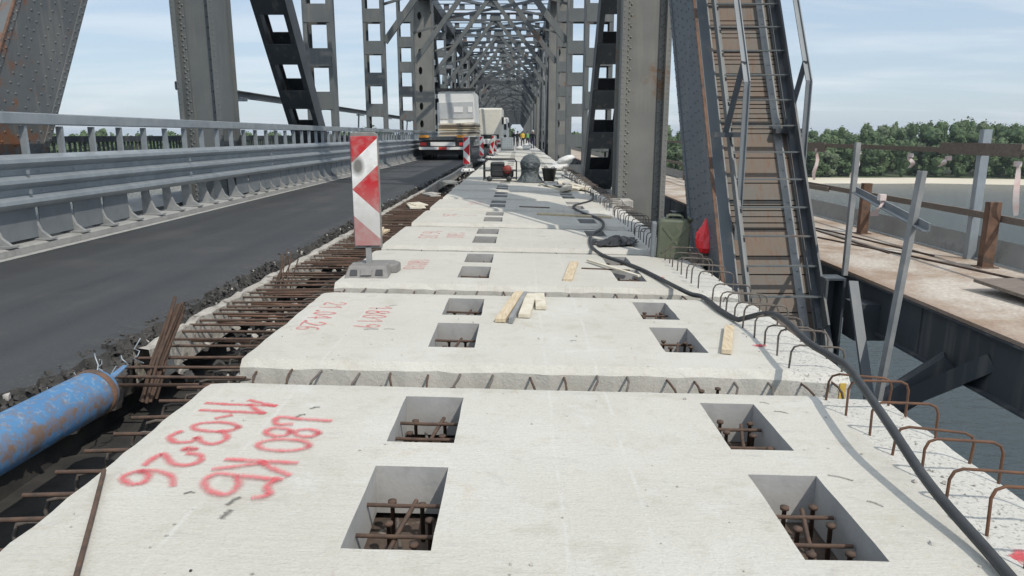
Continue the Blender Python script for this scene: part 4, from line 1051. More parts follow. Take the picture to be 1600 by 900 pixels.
# railing of the right footway
rl = thing('footway_railing', 'improvised railing of weathered boards on mixed posts along the river side of footway', 'railing', (5.0, 0, -.05))
for yb, (x, zt, mt, wd) in {7.85: (5.02, 1.36, 'galv', .09), 13.2: (5.05, 1.34, 'galv', .07), 17.0: (5.05, 1.15, 'foot_conc', .06), 22.0: (5.05, 1.15, 'rust', .07), 27: (5.05, 1.15, 'foot_conc', .06), 33: (5.05, 1.15, 'galv', .06), 40: (5.05, 1.15, 'galv', .06), 3.2: (5.02, 1.15, 'galv', .08)}.items():
    m = MB(); m.box((x, yb, zt / 2 - .03), (wd, .012, zt + .06)); m.box((x - wd / 2, yb + .03, zt / 2 - .03), (.012, .06, zt + .06)); m.build('post', mt, rl)
for a, b, z1, z2, h, x in ((2.0, 7.5, 1.13, 1.13, .06, 4.98), (7.2, 8.6, 1.15, 1.15, .13, 4.97), (8.3, 13.4, 1.13, 1.14, .06, 4.98), (11.8, 14.2, 1.10, 1.12, .15, 4.96), (13.8, 40, 1.08, 1.1, .07, 4.98)):
    m = MB(); m.beam((x, a, z1), (x, b, z2), .03, h); m.build('top_board', 'wood_dark', rl)
for a, b, z1, z2, x in ((2.0, 8.2, .38, .47, 4.96), (7.6, 13.0, .46, .48, 4.98), (11.5, 16, .45, .42, 4.94), (16, 40, .45, .45, 4.98)):
    m = MB(); m.beam((x, a, z1), (x, b, z2), .03, .07); m.build('mid_board', 'wood_dark', rl)
for (x, y, h, lb) in ((4.86, 7.35, .68, 'rusty brown plate post standing on the footway beside the nearer galvanised post'), (4.80, 9.95, .70, 'rusty brown plate post standing further along the footway below the boards')):
    m = MB(); m.box((x, y, h / 2 - .05), (.12, .09, h)); m.box((x, y, -.045), (.2, .16, .012)); tag(m.build('plate_post', 'rust', bevel=.004), lb, 'steel post')
# leaning scaffold poles by the gap
m = MB(); m.box((3.3, 7.09, .57), (.045, .008, 1.32)); m.box((3.28, 7.11, .57), (.008, .045, 1.32)); tag(m.build('angle_post', 'foot_conc'), 'upright grey angle post at the inner edge of the footway behind the leaning pole', 'steel post')
m = MB(); m.beam((2.72, 5.12, -.9), (2.76, 4.93, 1.06), .04, .01); m.beam((2.70, 5.14, -.9), (2.74, 4.95, 1.06), .01, .04); tag(m.build('angle_pole', 'foot_conc'), 'grey leaning angle pole rising through the gap beside the nearest rebar loops', 'steel pole')
m = MB(); m.beam((3.28, 7.0, .78), (2.72, 4.72, .70), .010, .055); m.beam((3.26, 7.0, .755), (2.70, 4.72, .675), .045, .01); tag(m.build('cross_bar', 'galv_dull'), 'short grey angle bar tied across the two grey poles', 'steel bar')
# trapdoor board and loose bars on the footway
m = MB(); m.box((4.6, 5.9, .03), (1.1, .72, .03), Euler((.04, .0, .1)).to_matrix()); tag(m.build('cover_board', 'wood_dark', bevel=.004), 'dark board propped over an opening in the footway', 'board')
for i, (a, b) in enumerate((((4.0, 9.5, -.04), (4.75, 6.6, -.04)), ((4.1, 12.0, -.04), (4.7, 8.0, -.04)), ((4.15, 12.2, -.04), (4.3, 8.2, -.04)))):
    m = MB(); m.tube([a, Vector(a).lerp(Vector(b), .5) + Vector((.05, 0, 0)), b], .011, 6)
    tag(m.build('loose_bar', 'rebar'), ['long dark rod lying on the footway, the one nearest the cover board', 'long dark rod lying on the footway beside the brown plate post', 'long dark rod lying nearest the inner edge of the footway'][i], 'rod')
# tape rags tied to the rails
def rag(x, y, z, L, dx, lb):
    m = MB(); pts = []; w = .022; n = 7; vs = []
    for i in range(n):
        f = i / (n - 1); cx_ = x + dx * f + .02 * math.sin(f * 7 + y); cz = z - L * f; wy = w * (1 + .4 * math.sin(f * 5 + x)); cy_ = y + .02 * math.cos(f * 6)
        vs += [(cx_ - wy, cy_ + .01 * math.sin(f * 9), cz), (cx_ + wy, cy_ - .01, cz + .008)]
    k = len(vs); vs2 = [(a + .001, b + .002, c_) for a, b, c_ in vs]
    m.add(vs, [(2 * i, 2 * i + 1, 2 * i + 3, 2 * i + 2) for i in range(n - 1)], 0, True); m.add(vs2, [(2 * i, 2 * i + 2, 2 * i + 3, 2 * i + 1) for i in range(n - 1)], 0, True)
    m.box((x, y, z), (.05, .05, .05))
    tag(m.build('tape_rag', 'tape'), lb, 'tape')
rag(4.94, 7.2, 1.02, .52, .05, 'faded tape rag hanging longest, beside the near galvanised post')
rag(4.95, 9.2, 1.05, .16, .02, 'short crumpled tape rag on the top board midway between posts')
rag(4.95, 10.6, 1.05, .36, -.06, 'pale tape rag hanging over the brown plate post further along')
rag(4.95, 12.1, 1.06, .5, .0, 'tape rag hanging down by the second galvanised post')
rag(4.93, 8.35, 1.04, .1, -.1, 'tape rag knotted on the top board just behind the near galvanised post')
rag(4.0, 12.7, 1.1, .26, .14, 'white tape rag flying beside the bent handrail of the ladder')
rag(2.98, 5.9, .8, .16, -.04, 'white tape rag knotted on the short cross bar')
m = MB(); m.beam((4.06, 11.5, 1.12), (4.9, 13.4, 1.1), .02, .03); tag(m.build('tie_bar', 'rust'), 'thin rusty bar between the ladder handrail and the footway railing', 'bar')

# ------------------------------------------------------------------ access ladder on the end post
LD = .20
ld = thing('access_ladder', 'grey steel ladder with thin rungs climbing the inclined end post', 'ladder', tuple(E(2.55, -.6, -LD)))
m = MB(); m.beam(E(2.17, -.45, -LD), E(2.17, 11.5, -LD), .02, .10, NF); m.beam(E(2.20, -.45, -LD + .05), E(2.20, 11.5, -LD + .05), .06, .012, NF); m.build('stringer', 'steel', ld)
m = MB(); m.beam(E(2.88, -.55, -LD), E(2.88, 11.5, -LD), .02, .13, NF); m.beam(E(2.85, -.55, -LD + .06), E(2.85, 11.5, -LD + .06), .06, .012, NF); m.build('stringer', 'steel_dark', ld)
first = None; s = -.25; k = 0
while s < 11.3:
    if first is None:
        first = MB().beam((-.345, 0, 0), (.345, 0, 0), .045, .014, (0, 0, 1)).build('rung', 'steel', ld, local=True); q = first
    else: q = dup_one(first)
    q.location = E(2.525, s, -LD) - ld.location; s += .315
def bent_rail(x, ybend, zbend, zlow, L, name, label):
    t = thing('handrail', label, 'handrail', (x, ybend, zlow))
    m = MB(); top = Vector((x, ybend, zbend)) + AL * L
    m.beam((x, ybend - .02, zlow), (x, ybend, zbend + .01), .055, .012, (0, -1, 0)); m.beam((x + .027, ybend - .02, zlow), (x + .027, ybend, zbend), .010, .05, (0, -1, 0))
    m.beam((x, ybend, zbend), top, .055, .012, NF); m.beam(Vector((x + .027, ybend, zbend)), top + Vector((.027, 0, 0)), .010, .05, NF); m.build('rail', 'galv_dull', t)
    for s in (.25, 2.2, 4.2):
        a = Vector((x, ybend, zbend)) + AL * s; b = a - NF * .42 - AL * .55; b.x = x - .12
        m = MB(); m.beam(a, b, .05, .05); m.box(b + Vector((.02, 0, -.02)), (.3, .12, .05)); m.build('stay', 'steel_dark', t)
bent_rail(2.97, 7.62, 1.84, -.1, 6.5, 'handrail', 'bent grey handrail on the river side of the ladder')
bent_rail(2.22, 7.24, 1.80, -.15, 6.5, 'handrail', 'bent grey handrail on the slab side of the ladder')

# ------------------------------------------------------------------ cable
CP = [(1.40, 1.45, .0), (1.489, 1.993, 0.0), (1.488, 2.372, 0.06), (1.514, 2.735, 0.14), (1.589, 3.152, 0.168), (1.64, 3.42, 0.170), (1.63, 3.62, 0.168), (1.615, 3.851, 0.168), (1.655, 4.237, 0.167), (1.676, 4.526, 0.150), (1.655, 4.72, 0.105), (1.60, 4.93, 0.02), (1.576, 5.024, -.008), (1.535, 5.3, -0.008), (1.515, 5.72, -0.006), (1.45, 5.86, -0.012), (1.37, 6.0, 0.01), (1.285, 6.55, 0.0), (1.191, 6.99, 0.0), (1.05, 7.4, 0.001), (0.92, 7.75, 0.004), (0.86, 8.378, 0.005), (0.949, 9.345, 0.005), (1.20, 10.2, 0.0), (1.27, 11.2, -0.0), (1.05, 12.4, 0), (1.02, 13.4, .0), (1.45, 14.6, -.01), (1.66, 16.3, -.012), (1.5, 18.2, -.01), (1.62, 20.6, -.01), (1.4, 24, -.005)]
def spline(P, n=6):
    P = [Vector(p) for p in P]; out = []
    for i in range(len(P) - 1):
        p0 = P[max(i - 1, 0)]; p1 = P[i]; p2 = P[i + 1]; p3 = P[min(i + 2, len(P) - 1)]
        for k in range(n):
            t = k / n; out.append(.5 * ((2 * p1) + (p2 - p0) * t + (2 * p0 - 5 * p1 + 4 * p2 - p3) * t * t + (3 * p1 - p0 - 3 * p2 + p3) * t ** 3))
    return out + [P[-1]]
m = MB(); m.tube(spline(CP), .0195, 10); tag(m.build('power_cable', 'rubber'), 'thick black cable snaking along the slabs and over the rebar loops', 'cable')

# ------------------------------------------------------------------ barrier panels
def barrier(loc, rot, lb, mat, base_mat='grey_plastic', tilt=0, scale=1):
    t = thing('barrier_panel', lb, 'traffic barrier', loc, (0, tilt, rot), 'striped barrier panels along the road')
    MB().box((0, -.012, .77), (.235, .006, .99)).build('striped_face', mat, t, local=True, bevel=.003)
    m = MB(); N = 10; hw, z0, z1, r = .127, .25, 1.30, .05
    out = [(-hw, 0, z0), (hw, 0, z0), (hw, 0, z1 - r)] + [(hw - r + r * math.cos(a * math.pi / 2 / 5), 0, z1 - r + r * math.sin(a * math.pi / 2 / 5)) for a in range(1, 6)] + [(-hw + r - r * math.sin(a * math.pi / 2 / 5), 0, z1 - r + r * math.cos(a * math.pi / 2 / 5)) for a in range(0, 5)] + [(-hw, 0, z1 - r)]
    m.prism(out, None, (0, .045, 0)); m.build('panel_frame', base_mat, t, local=True, bevel=.006)
    MB().box((0, .02, .18), (.05, .04, .22)).build('peg', 'foot_conc', t, local=True)
    b = thing and None
    m = MB()
    m.prism([(-.20, -.22, 0), (.20, -.22, 0), (.17, -.17, .10), (-.17, -.17, .10)], None, (0, .0, 0)) if 0 else None
    bot = [(-.2, -.21, 0), (.2, -.21, 0), (.2, .13, 0), (-.2, .13, 0)]; top = [(-.165, -.13, .105), (.175, -.13, .105), (.175, .09, .105), (-.165, .09, .105)]
    m.add(bot + top, [(3, 2, 1, 0), (4, 5, 6, 7), (0, 1, 5, 4), (1, 2, 6, 5), (2, 3, 7, 6), (3, 0, 4, 7)])
    m.prism([(.14, .02, 0), (.25, .06, 0), (.27, .2, 0), (.2, .32, 0), (-.1, .32, 0), (-.17, .2, 0), (-.17, .1, 0)], None, (0, 0, .085))
    m.build('foot_block', base_mat, t, local=True, bevel=.012)
    for sx in (-.115, .115):
        MB().prism([(sx - .035, -.192, .025), (sx + .035, -.192, .025), (sx + .03, -.155, .075), (sx - .03, -.155, .075)], None, (0, -.004, .002)).build('grip_recess_shade', 'rubber', t, local=True)  # thin dark plates, painted as the shade inside two hand recesses
    MB().prism([(-.05, -.195, .03), (.05, -.195, .03), (.045, -.152, .082), (-.045, -.152, .082)], None, (0, -.012, .004)).build('moulded_rib', base_mat, t, local=True)
    return t
barrier((-1.40, 6.5, .026), R(3), 'nearest red and white barrier panel with a dark smudge, in a grey foot', 'barrier')
barrier((-2.02, 27.5, -.05), R(-2), 'clean red and white barrier panel standing just right of the trailer tail', 'barrier_far', 'white_paint')
barrier((-2.02, 38.5, -.05), R(35), 'turned red and white barrier panel beyond the trailer, second of the far ones', 'barrier_far', 'white_paint')
barrier((-1.75, 42.5, -.02), R(-25), 'leaning red and white barrier panel beside the caged tank', 'barrier_far', 'white_paint', tilt=.18)
barrier((-1.62, 47.5, -.02), R(25), 'farthest red and white barrier panel, half hidden by the leaning one', 'barrier_far', 'white_paint')

# ------------------------------------------------------------------ things on the slabs
def plank(a, b, w, h, z, mat, label, name='plank_offcut', tilt=0):
    a = Vector((a[0], a[1], z + h / 2 - a[0] * .02)); b = Vector((b[0], b[1], z + h / 2 + tilt - b[0] * .02)); m = MB(); m.beam(a, b, w, h)
    o = m.build(name, mat, bevel=.003); return tag(o, label, 'plank')
plank((-.135, 4.86), (-.0, 5.78), .075, .028, .002, 'wood', 'longer plank offcut of the pair lying on the second slab')
plank((-.06, 4.84), (.05, 5.70), .03, .045, .002, 'foot_conc', 'narrow grey strip lying against the long plank offcut on the second slab')
plank((.035, 5.0), (.10, 5.7), .085, .03, .002, 'wood_pale', 'shorter pale plank offcut in the middle of the three on the second slab')
plank((.165, 5.26), (.165, 5.72), .08, .03, .002, 'wood_pale', 'cement splashed block end lying rightmost of the offcuts on the second slab')
plank((1.28, 4.22), (1.47, 4.82), .062, .03, .002, 'wood', 'short tan plank lying beside the right pocket near the loops')
plank((.44, 6.36), (.57, 7.3), .085, .025, .002, 'wood', 'single tan plank lying alone on the third slab')
plank((.72, 7.37), (1.12, 6.52), .035, .02, .02, 'wood_pale', 'thin pale batten lying across the right pocket of the third slab', 'batten', .005)
plank((.62, 7.0), (1.1, 6.95), .02, .012, .004, 'rebar', 'thin dark rod lying next to the pale batten', 'thin_rod')
plank((.3, 11.9), (1.5, 11.6), .10, .03, .004, 'wood', 'long tan plank lying across the sixth joint in the shade')
plank((.0, 13.1), (.55, 13.0), .05, .02, .004, 'wood_dark', 'small dark stick lying in the truss shadow on the slabs', 'stick')
plank((.55, 19.3), (1.0, 17.4), .05, .03, .02, 'wood_pale', 'pale lath lying beside the black bucket')
# jerrycan
def jerrycan():
    t = thing('jerrycan', 'olive green metal jerrycan standing at the edge of the slab', 'jerrycan', (1.70, 7.83, -.045), (0, R(1.2), R(-8)))
    w, d, h = .175, .085, .44; pts = [(-w, 0), (w, 0), (w, h * .86), (w * .75, h), (-w * .8, h), (-w, h * .93)]
    o = MB().prism([(x, -d, z) for x, z in pts], None, (0, 2 * d, 0)).build('body', 'olive', t, local=True, bevel=.028)
    m = MB()
    for sg in (-1, 1):
        m.beam((-w * .72, sg * (d + .001), .07), (w * .72, sg * (d + .001), .36), .03, .012, (0, 1, 0)); m.beam((w * .72, sg * (d + .001), .07), (-w * .72, sg * (d + .001), .36), .03, .011, (0, 1, 0))
    m.build('pressed_ribs', 'olive', t, local=True, bevel=.004)
    for sy in (-.05, 0, .05):
        MB().tube([(-.09, sy, h - .01), (-.08, sy, h + .035), (-.05, sy, h + .045), (.05, sy, h + .045), (.08, sy, h + .035), (.09, sy, h - .02)], .011, 8).build('carry_handle', 'olive', t, local=True)
    m = MB(); m.lathe([(.03, 0), (.03, .05), (.034, .05), (.034, .07), (.0, .075)], (.135, 0, h * .9), 14, Euler((0, R(35), 0)).to_matrix()); m.build('spout_cap', 'olive', t, local=True)
    MB().box((-w - .04, .02, .2), (.05, .16, .40)).build('side_sheet', 'galv_dull', t, local=True, bevel=.012)
jerrycan()
def crumple(m, c, size, n, rr, amp=.15, mi=0, twist=None):
    """lumpy closed film: a displaced sphere"""
    vs = []; fs = []; U = n * 2
    for i in range(n + 1):
        th = math.pi * i / n
        for k in range(U):
            ph = 2 * math.pi * k / U; a = 1 + rr.uniform(-amp, amp)
            vs.append((c[0] + size[0] * a * math.sin(th) * math.cos(ph), c[1] + size[1] * a * math.sin(th) * math.sin(ph), c[2] + size[2] * (1 + rr.uniform(-amp, amp) * .5) * math.cos(th)))
    for i in range(n):
        for k in range(U): fs.append((i * U + k, (i + 1) * U + k, (i + 1) * U + (k + 1) % U, i * U + (k + 1) % U))
    return m.add(vs, fs, mi)
m = MB(); rr = random.Random(4)
prof = [(.0, -.02), (.07, 0), (.11, .05), (.12, .12), (.11, .2), (.075, .28), (.03, .35), (.0, .37)]
n = 12; vs = []; fs = []
for (r, z) in prof:
    for k in range(n):
        a = 2 * math.pi * k / n; q = 1 + rr.uniform(-.14, .14)
        vs.append((2.02 + z * .10 + r * q * math.cos(a), 7.62 + z * .35 + r * q * .8 * math.sin(a), .06 + z))
for i in range(len(prof) - 1):
    for k in range(n): fs.append((i * n + k, i * n + (k + 1) % n, (i + 1) * n + (k + 1) % n, (i + 1) * n + k))
m.add(vs, fs, 0, False); o = m.build('red_bag', 'red_bag'); tag(o, 'bright red plastic bag wedged against the end post beside the jerrycan', 'bag')
# slab side ledge carrying them
m = MB(); m.box((2.02, 7.75, -.02), (.34, .42, .09)); tag(m.build('timber_block', 'wood_dark', bevel=.006), 'dark timber block under the red bag against the end post', 'block')
# crumpled black plastic
m = MB(); rr = random.Random(8); nx, ny = 14, 8; vs = []
for j in range(ny):
    for i in range(nx):
        u = i / (nx - 1); v = j / (ny - 1); z = .015 + .10 * math.sin(u * 3.1) ** 2 * math.sin(v * 3.1) + .07 * max(0, u - .6) + rr.uniform(-.018, .018)
        vs.append((.95 + .50 * u + rr.uniform(-.02, .02), 8.42 + .42 * v + .15 * u + rr.uniform(-.02, .02), max(.0, z - .02)))
m.add(vs, [(j * nx + i, j * nx + i + 1, (j + 1) * nx + i + 1, (j + 1) * nx + i) for j in range(ny - 1) for i in range(nx - 1)])
o = m.build('black_sheet', 'black'); sm = o.modifiers.new('thick', 'SOLIDIFY'); sm.thickness = .008; tag(o, 'crumpled black plastic sheet lying on the fourth slab by the cable', 'plastic sheet')
# generator
def generator():
    t = thing('generator', 'portable generator with black tube frame and red tank', 'generator', (-.55, 20.6, .01))
    W, D, H = .46, .3, .62; g = Vector(t.location)
    for sy in (-1, 1):
        MB().tube([(-W, sy * D, .05), (-W, sy * D, H - .08), (-W + .06, sy * D, H), (W - .06, sy * D, H), (W, sy * D, H - .08), (W, sy * D, .05)], .018, 8).build('frame_tube', 'black', t, local=True)
    m = MB()
    for z in (.09, .30):
        for sx in (-1, 1): m.tube([(sx * W, -D, z), (sx * W, D, z)], .015, 8)
        for sy in (-1, 1): m.tube([(-W, sy * D, z), (W, sy * D, z)], .013, 8)
    for sx in (-1, 1): m.tube([(sx * W * .8, -D, H), (sx * W * .8, D, H)], .015, 8)
    m.build('frame_rail', 'black', t, local=True)
    MB().box((-.08, 0, .33), (.40, .4, .42)).build('engine_block', 'rubber', t, local=True, bevel=.05)
    m = MB(); m.lathe([(.0, -.10), (.11, -.10), (.125, -.06), (.125, .06), (.10, .10), (0, .10)], (.20, -.15, .33), 18, Euler((R(90), 0, 0)).to_matrix()); m.build('recoil_cover', 'dull_red', t, local=True)
    MB().box((.24, .02, .22), (.28, .36, .2)).build('alternator', 'black', t, local=True, bevel=.04)
    for sx in (-.3, .25): MB().lathe([(.0, -.03), (.07, -.03), (.08, -.015), (.08, .015), (.07, .03), (0, .03)], (sx, -D - .03, .08), 16, Euler((R(90), 0, 0)).to_matrix()).build('wheel', 'rubber', t, local=True)
generator()
# wrapped mixer
t = thing('wrapped_mixer', 'machine wrapped in grey green plastic, round on top, beside the generator', 'wrapped machine', (.32, 20.4, 0))
m = MB(); rr = random.Random(12); crumple(m, (.30, 20.4, .50), (.275, .27, .27), 16, rr, .075); m.sm = [True] * len(m.f); m.build('wrapped_drum', 'tarp', t)
m = MB(); prof = [(.27, .36), (.24, .28), (.25, .2), (.31, .1), (.36, .03), (.42, .005)]; n = 28; vs = []; fs = []
for pi_, (r, z) in enumerate(prof):
    for k in range(n):
        a = 2 * math.pi * k / n; q = 1 + .10 * math.sin(k * 2.3) * (pi_ / 5) + rr.uniform(-.05, .05); vs.append((.30 + r * q * math.cos(a), 20.4 + r * q * math.sin(a), z))
for i in range(len(prof) - 1):
    for k in range(n): fs.append((i * n + k, (i + 1) * n + k, (i + 1) * n + (k + 1) % n, i * n + (k + 1) % n))
m.add(vs, fs, 0, True); m.build('plastic_skirt', 'tarp', t)
# bucket on its sheet
t = thing('mixing_bucket', 'black mixing bucket with rim handles on a grey sheet', 'bucket', (.83, 20.2, .02))
MB().lathe([(.0, 0), (.15, 0), (.205, .34), (.22, .345), (.22, .36), (.195, .36), (.14, .02), (0, .02)], (.83, 20.2, .03), 24).build('tub', 'black', t)
for sx in (-1, 1): MB().tube([(.83 + sx * .06, 20.2 - .2, .385), (.83 + sx * .06, 20.2 - .2, .43), (.83 + sx * .14, 20.2 - .16, .43), (.83 + sx * .14, 20.2 - .16, .385)], .012, 6).build('handle', 'black', t)
m = MB(); rr = random.Random(3); vs = [( .66 + .5 * i / 6 + rr.uniform(-.02, .02), 18.5 + 1.5 * j / 6, .012 + rr.uniform(0, .03) + (.02 if i in (0, 6) else 0)) for j in range(7) for i in range(7)]
m.add(vs, [(j * 7 + i, j * 7 + i + 1, (j + 1) * 7 + i + 1, (j + 1) * 7 + i) for j in range(6) for i in range(6)], 0, True); o = m.build('grey_sheet', 'galv_dull'); o.modifiers.new('t', 'SOLIDIFY').thickness = .006
tag(o, 'creased grey plastic sheet on the slab in front of the black bucket', 'plastic sheet')
# white sacks
t = None
for i, (dx, dy, dz, ry) in enumerate(((0, 0, .09, -.25), (.16, .15, .24, -.3), (.30, .05, .38, -.35))):
    m = MB(); rr = random.Random(40 + i); crumple(m, (0, 0, 0), (.46 - i * .05, .34, .14), 9, rr, .10); rt = Euler((0, ry, .1)).to_matrix()
    m.v = [tuple(rt @ Vector(p) + Vector((1.45 + dx, 27.5 + dy, dz))) for p in m.v]; m.sm = [True] * len(m.f)
    tag(m.build('sack', 'sack'), ['lowest white sack of the heap at the foot of the right truss', 'middle white sack of the heap at the foot of the right truss', 'topmost white sack of the heap at the foot of the right truss'][i], 'sack', 'white sacks heaped by the truss')
# scrap heap of boards and stones by the truss foot
rr = random.Random(21)
scrap = ['pale board end lying in the scrap by the side loops, nearest the cable', 'pale board end lying across the scrap, tilted up', 'grey concrete lump in the scrap by the side loops', 'white bent strip in the scrap by the side loops', 'flat stone among the scrap below the white sacks', 'pale split lath at the back of the scrap']
for i in range(6):
    m = MB(); x, y = 1.25 + rr.uniform(-.25, .35), 18.3 + rr.uniform(-1.2, 1.8)
    m.box((x, y, .05), (rr.uniform(.08, .2), rr.uniform(.3, .8), rr.uniform(.03, .1)), Euler((rr.uniform(-.1, .1), rr.uniform(-.2, .2), rr.uniform(-.9, .9))).to_matrix())
    tag(m.build('scrap_piece', ['wood_pale', 'rubble_pale', 'wood_pale'][i % 3], bevel=.008), scrap[i], 'scrap')
m = MB(); m.box((1.93, 13.6, -.0), (.40, .5, .20)); tag(m.build('concrete_block', 'rubble_pale', bevel=.015), 'pale concrete block at the foot of the near right post', 'block')

# IBC tank
t = thing('caged_tank', 'white plastic tank in a wire cage standing on the slabs', 'water tank', (-1.05, 62, .02))
MB().box((-1.05, 62, .62), (1.0, 1.0, .95)).build('tank', 'ibc', t, bevel=.05)
m = MB()
for sy in (-.54, .54):
    for k in range(7): m.box((-1.05 - .54 + .18 * k, 62 + sy, .62), (.02, .02, 1.0))
    for k in range(6): m.box((-1.05, 62 + sy, .14 + .19 * k), (1.1, .025, .02))
for sx in (-.54, .54):
    for k in range(7): m.box((-1.05 + sx, 62 - .54 + .18 * k, .62), (.02, .02, 1.0))
    for k in range(6): m.box((-1.05 + sx, 62, .14 + .19 * k), (.025, 1.1, .02))
m.build('wire_cage', 'galv', t)
MB().box((-1.05, 62, .07), (1.15, 1.05, .10)).build('pallet', 'galv_dull', t)

# ------------------------------------------------------------------ vehicles
def wheel_pair(t, x, y, r, w, name='wheel'):
    q = MB().lathe([(.0, -w / 2), (r * .55, -w / 2), (r * .6, -w / 2 + .04), (r * .9, -w / 2), (r, -w / 2 + .05), (r, w / 2 - .05), (r * .9, w / 2), (r * .6, w / 2 - .04), (r * .55, w / 2), (0, w / 2)], (x, y, r), 24, Euler((0, R(90), 0)).to_matrix()).build(name, 'rubber', t)
    MB().lathe([(.0, -w / 2 - .01), (r * .45, -w / 2 - .01), (r * .5, -w / 2 + .03)], (x, y, r), 20, Euler((0, R(90), 0)).to_matrix()).build('rim', 'galv_dull', q)
def trailer_truck():
    cx_, y = -4.03, 38.0
    t = thing('flatbed_truck', 'flatbed truck seen from behind, loaded with timber and a white box', 'truck', (cx_, y, 0))
    MB().box((cx_, y + 5.0, 1.12), (2.5, 10.0, .16)).build('load_bed', 'steel_dark', t)
    MB().box((cx_, y + 5.0, .93), (.9, 9.6, .3)).build('chassis', 'black', t)
    m = MB(); m.box((cx_, y - .02, .62), (2.5, .10, .14)); m.build('rear_bumper', 'white_paint', t)
    MB().box((cx_, y - .075, .62), (.42, .02, .13)).build('bumper_stripe', 'red', t)
    MB().box((cx_, y + .04, .84), (2.4, .06, .26)).build('light_bar', 'black', t)
    MB().box((cx_, y - .0, .84), (1.3, .03, .2)).build('number_plate', 'white_paint', t)
    for sx in (-1, 1):
        MB().box((cx_ + sx * 1.03, y - .01, .84), (.34, .05, .16)).build('tail_light', 'red', t)
        MB().box((cx_ + sx * .98, y - .02, 1.23), (.5, .05, .13)).build('marker_plate', 'orange', t)
    for yy in (1.2, 2.5, 3.8):
        for sx in (-1, 1): wheel_pair(t, cx_ + sx * .98, y + yy, .5, .5)
    MB().box((cx_, y + .35, .55), (1.9, .04, .55)).build('mud_flap', 'black', t)
    rr = random.Random(6)
    cx2 = cx_ + .62
    for k in range(7):
        z = 1.25 + .1 * k; w_ = 2.1 - rr.uniform(0, .18)
        m = MB(); m.box((cx2 + rr.uniform(-.03, .03), y + 4.0 + rr.uniform(-.1, .1), z + .04), (w_, 5.2, .075), Euler((0, rr.uniform(-.025, .0), rr.uniform(-.01, .01))).to_matrix()); m.build('timber_layer', ['wood', 'wood_dark', 'wood_pale', 'wood'][k % 4], t)
    b = MB(); b.box((cx2 - .05, y + 4.6, 2.78), (1.9, 5.2, 1.7), Euler((0, R(-2.0), 0)).to_matrix()); b = b.build('white_box', 'white_paint', t, bevel=.02)
    MB().box((cx2 - .05, y + 1.97, 2.62), (1.86, .05, .85), Euler((0, R(-2.0), 0)).to_matrix()).build('grey_tarpaulin', 'grey_panel', t)
    for dx, w_ in ((.05, .5), (.70, .24)): MB().box((cx2 + dx, y + 1.93, 2.66), (w_, .03, .30)).build('pale_patch', 'white_paint', t)
    MB().box((cx2 - .05, y + 2.2, 3.72), (2.1, .6, .12)).build('top_bar', 'black', t)
    MB().box((cx_, y + 9.5, 2.1), (2.45, 1.8, 2.5)).build('cab', 'white_paint', t, bevel=.08)
trailer_truck()
def box_lorry(cx_, y, label, mat, h=3.7, w=2.35):
    t = thing('box_lorry', label, 'truck', (cx_, y, 0))
    MB().box((cx_, y + .9, h / 2 + .35), (w, 2.0, h - .75)).build('cab', mat, t, bevel=.12)
    MB().box((cx_, y + 6.2, h / 2 + .55), (w + .1, 8.2, h - .85)).build('box_body', 'white_paint', t, bevel=.05)
    MB().box((cx_, y - .12, .62), (w, .2, .5)).build('bumper', 'white_paint', t, bevel=.05)
    MB().box((cx_, y - .11, 1.15), (w * .8, .04, .42)).build('grille', 'black', t)
    MB().box((cx_, y - .105, 2.5), (w * .86, .03, .85)).build('windscreen', 'glass', t) if mat != 'cream' else MB().box((cx_, y - .11, 2.45), (w * .95, .02, 1.9)).build('rear_panel', mat, t)
    for sx in (-1, 1):
        MB().box((cx_ + sx * (w / 2 + .16), y + .1, 2.75), (.22, .12, .75)).build('mirror', 'black', t, bevel=.03)
        MB().box((cx_ + sx * .9, y - .24, .66), (.3, .04, .18)).build('lamp', 'red' if mat == 'cream' else 'glass', t)
        wheel_pair(t, cx_ + sx * (w / 2 - .2), y + 1.2, .5, .32); wheel_pair(t, cx_ + sx * (w / 2 - .3), y + 8, .5, .5)
box_lorry(-3.1, 76, 'tall cream lorry with a black mirror just right of the timber load', 'cream', 4.0)
box_lorry(-3.0, 110, 'white lorry far down the bridge behind the cream lorry', 'white_paint', 3.8)

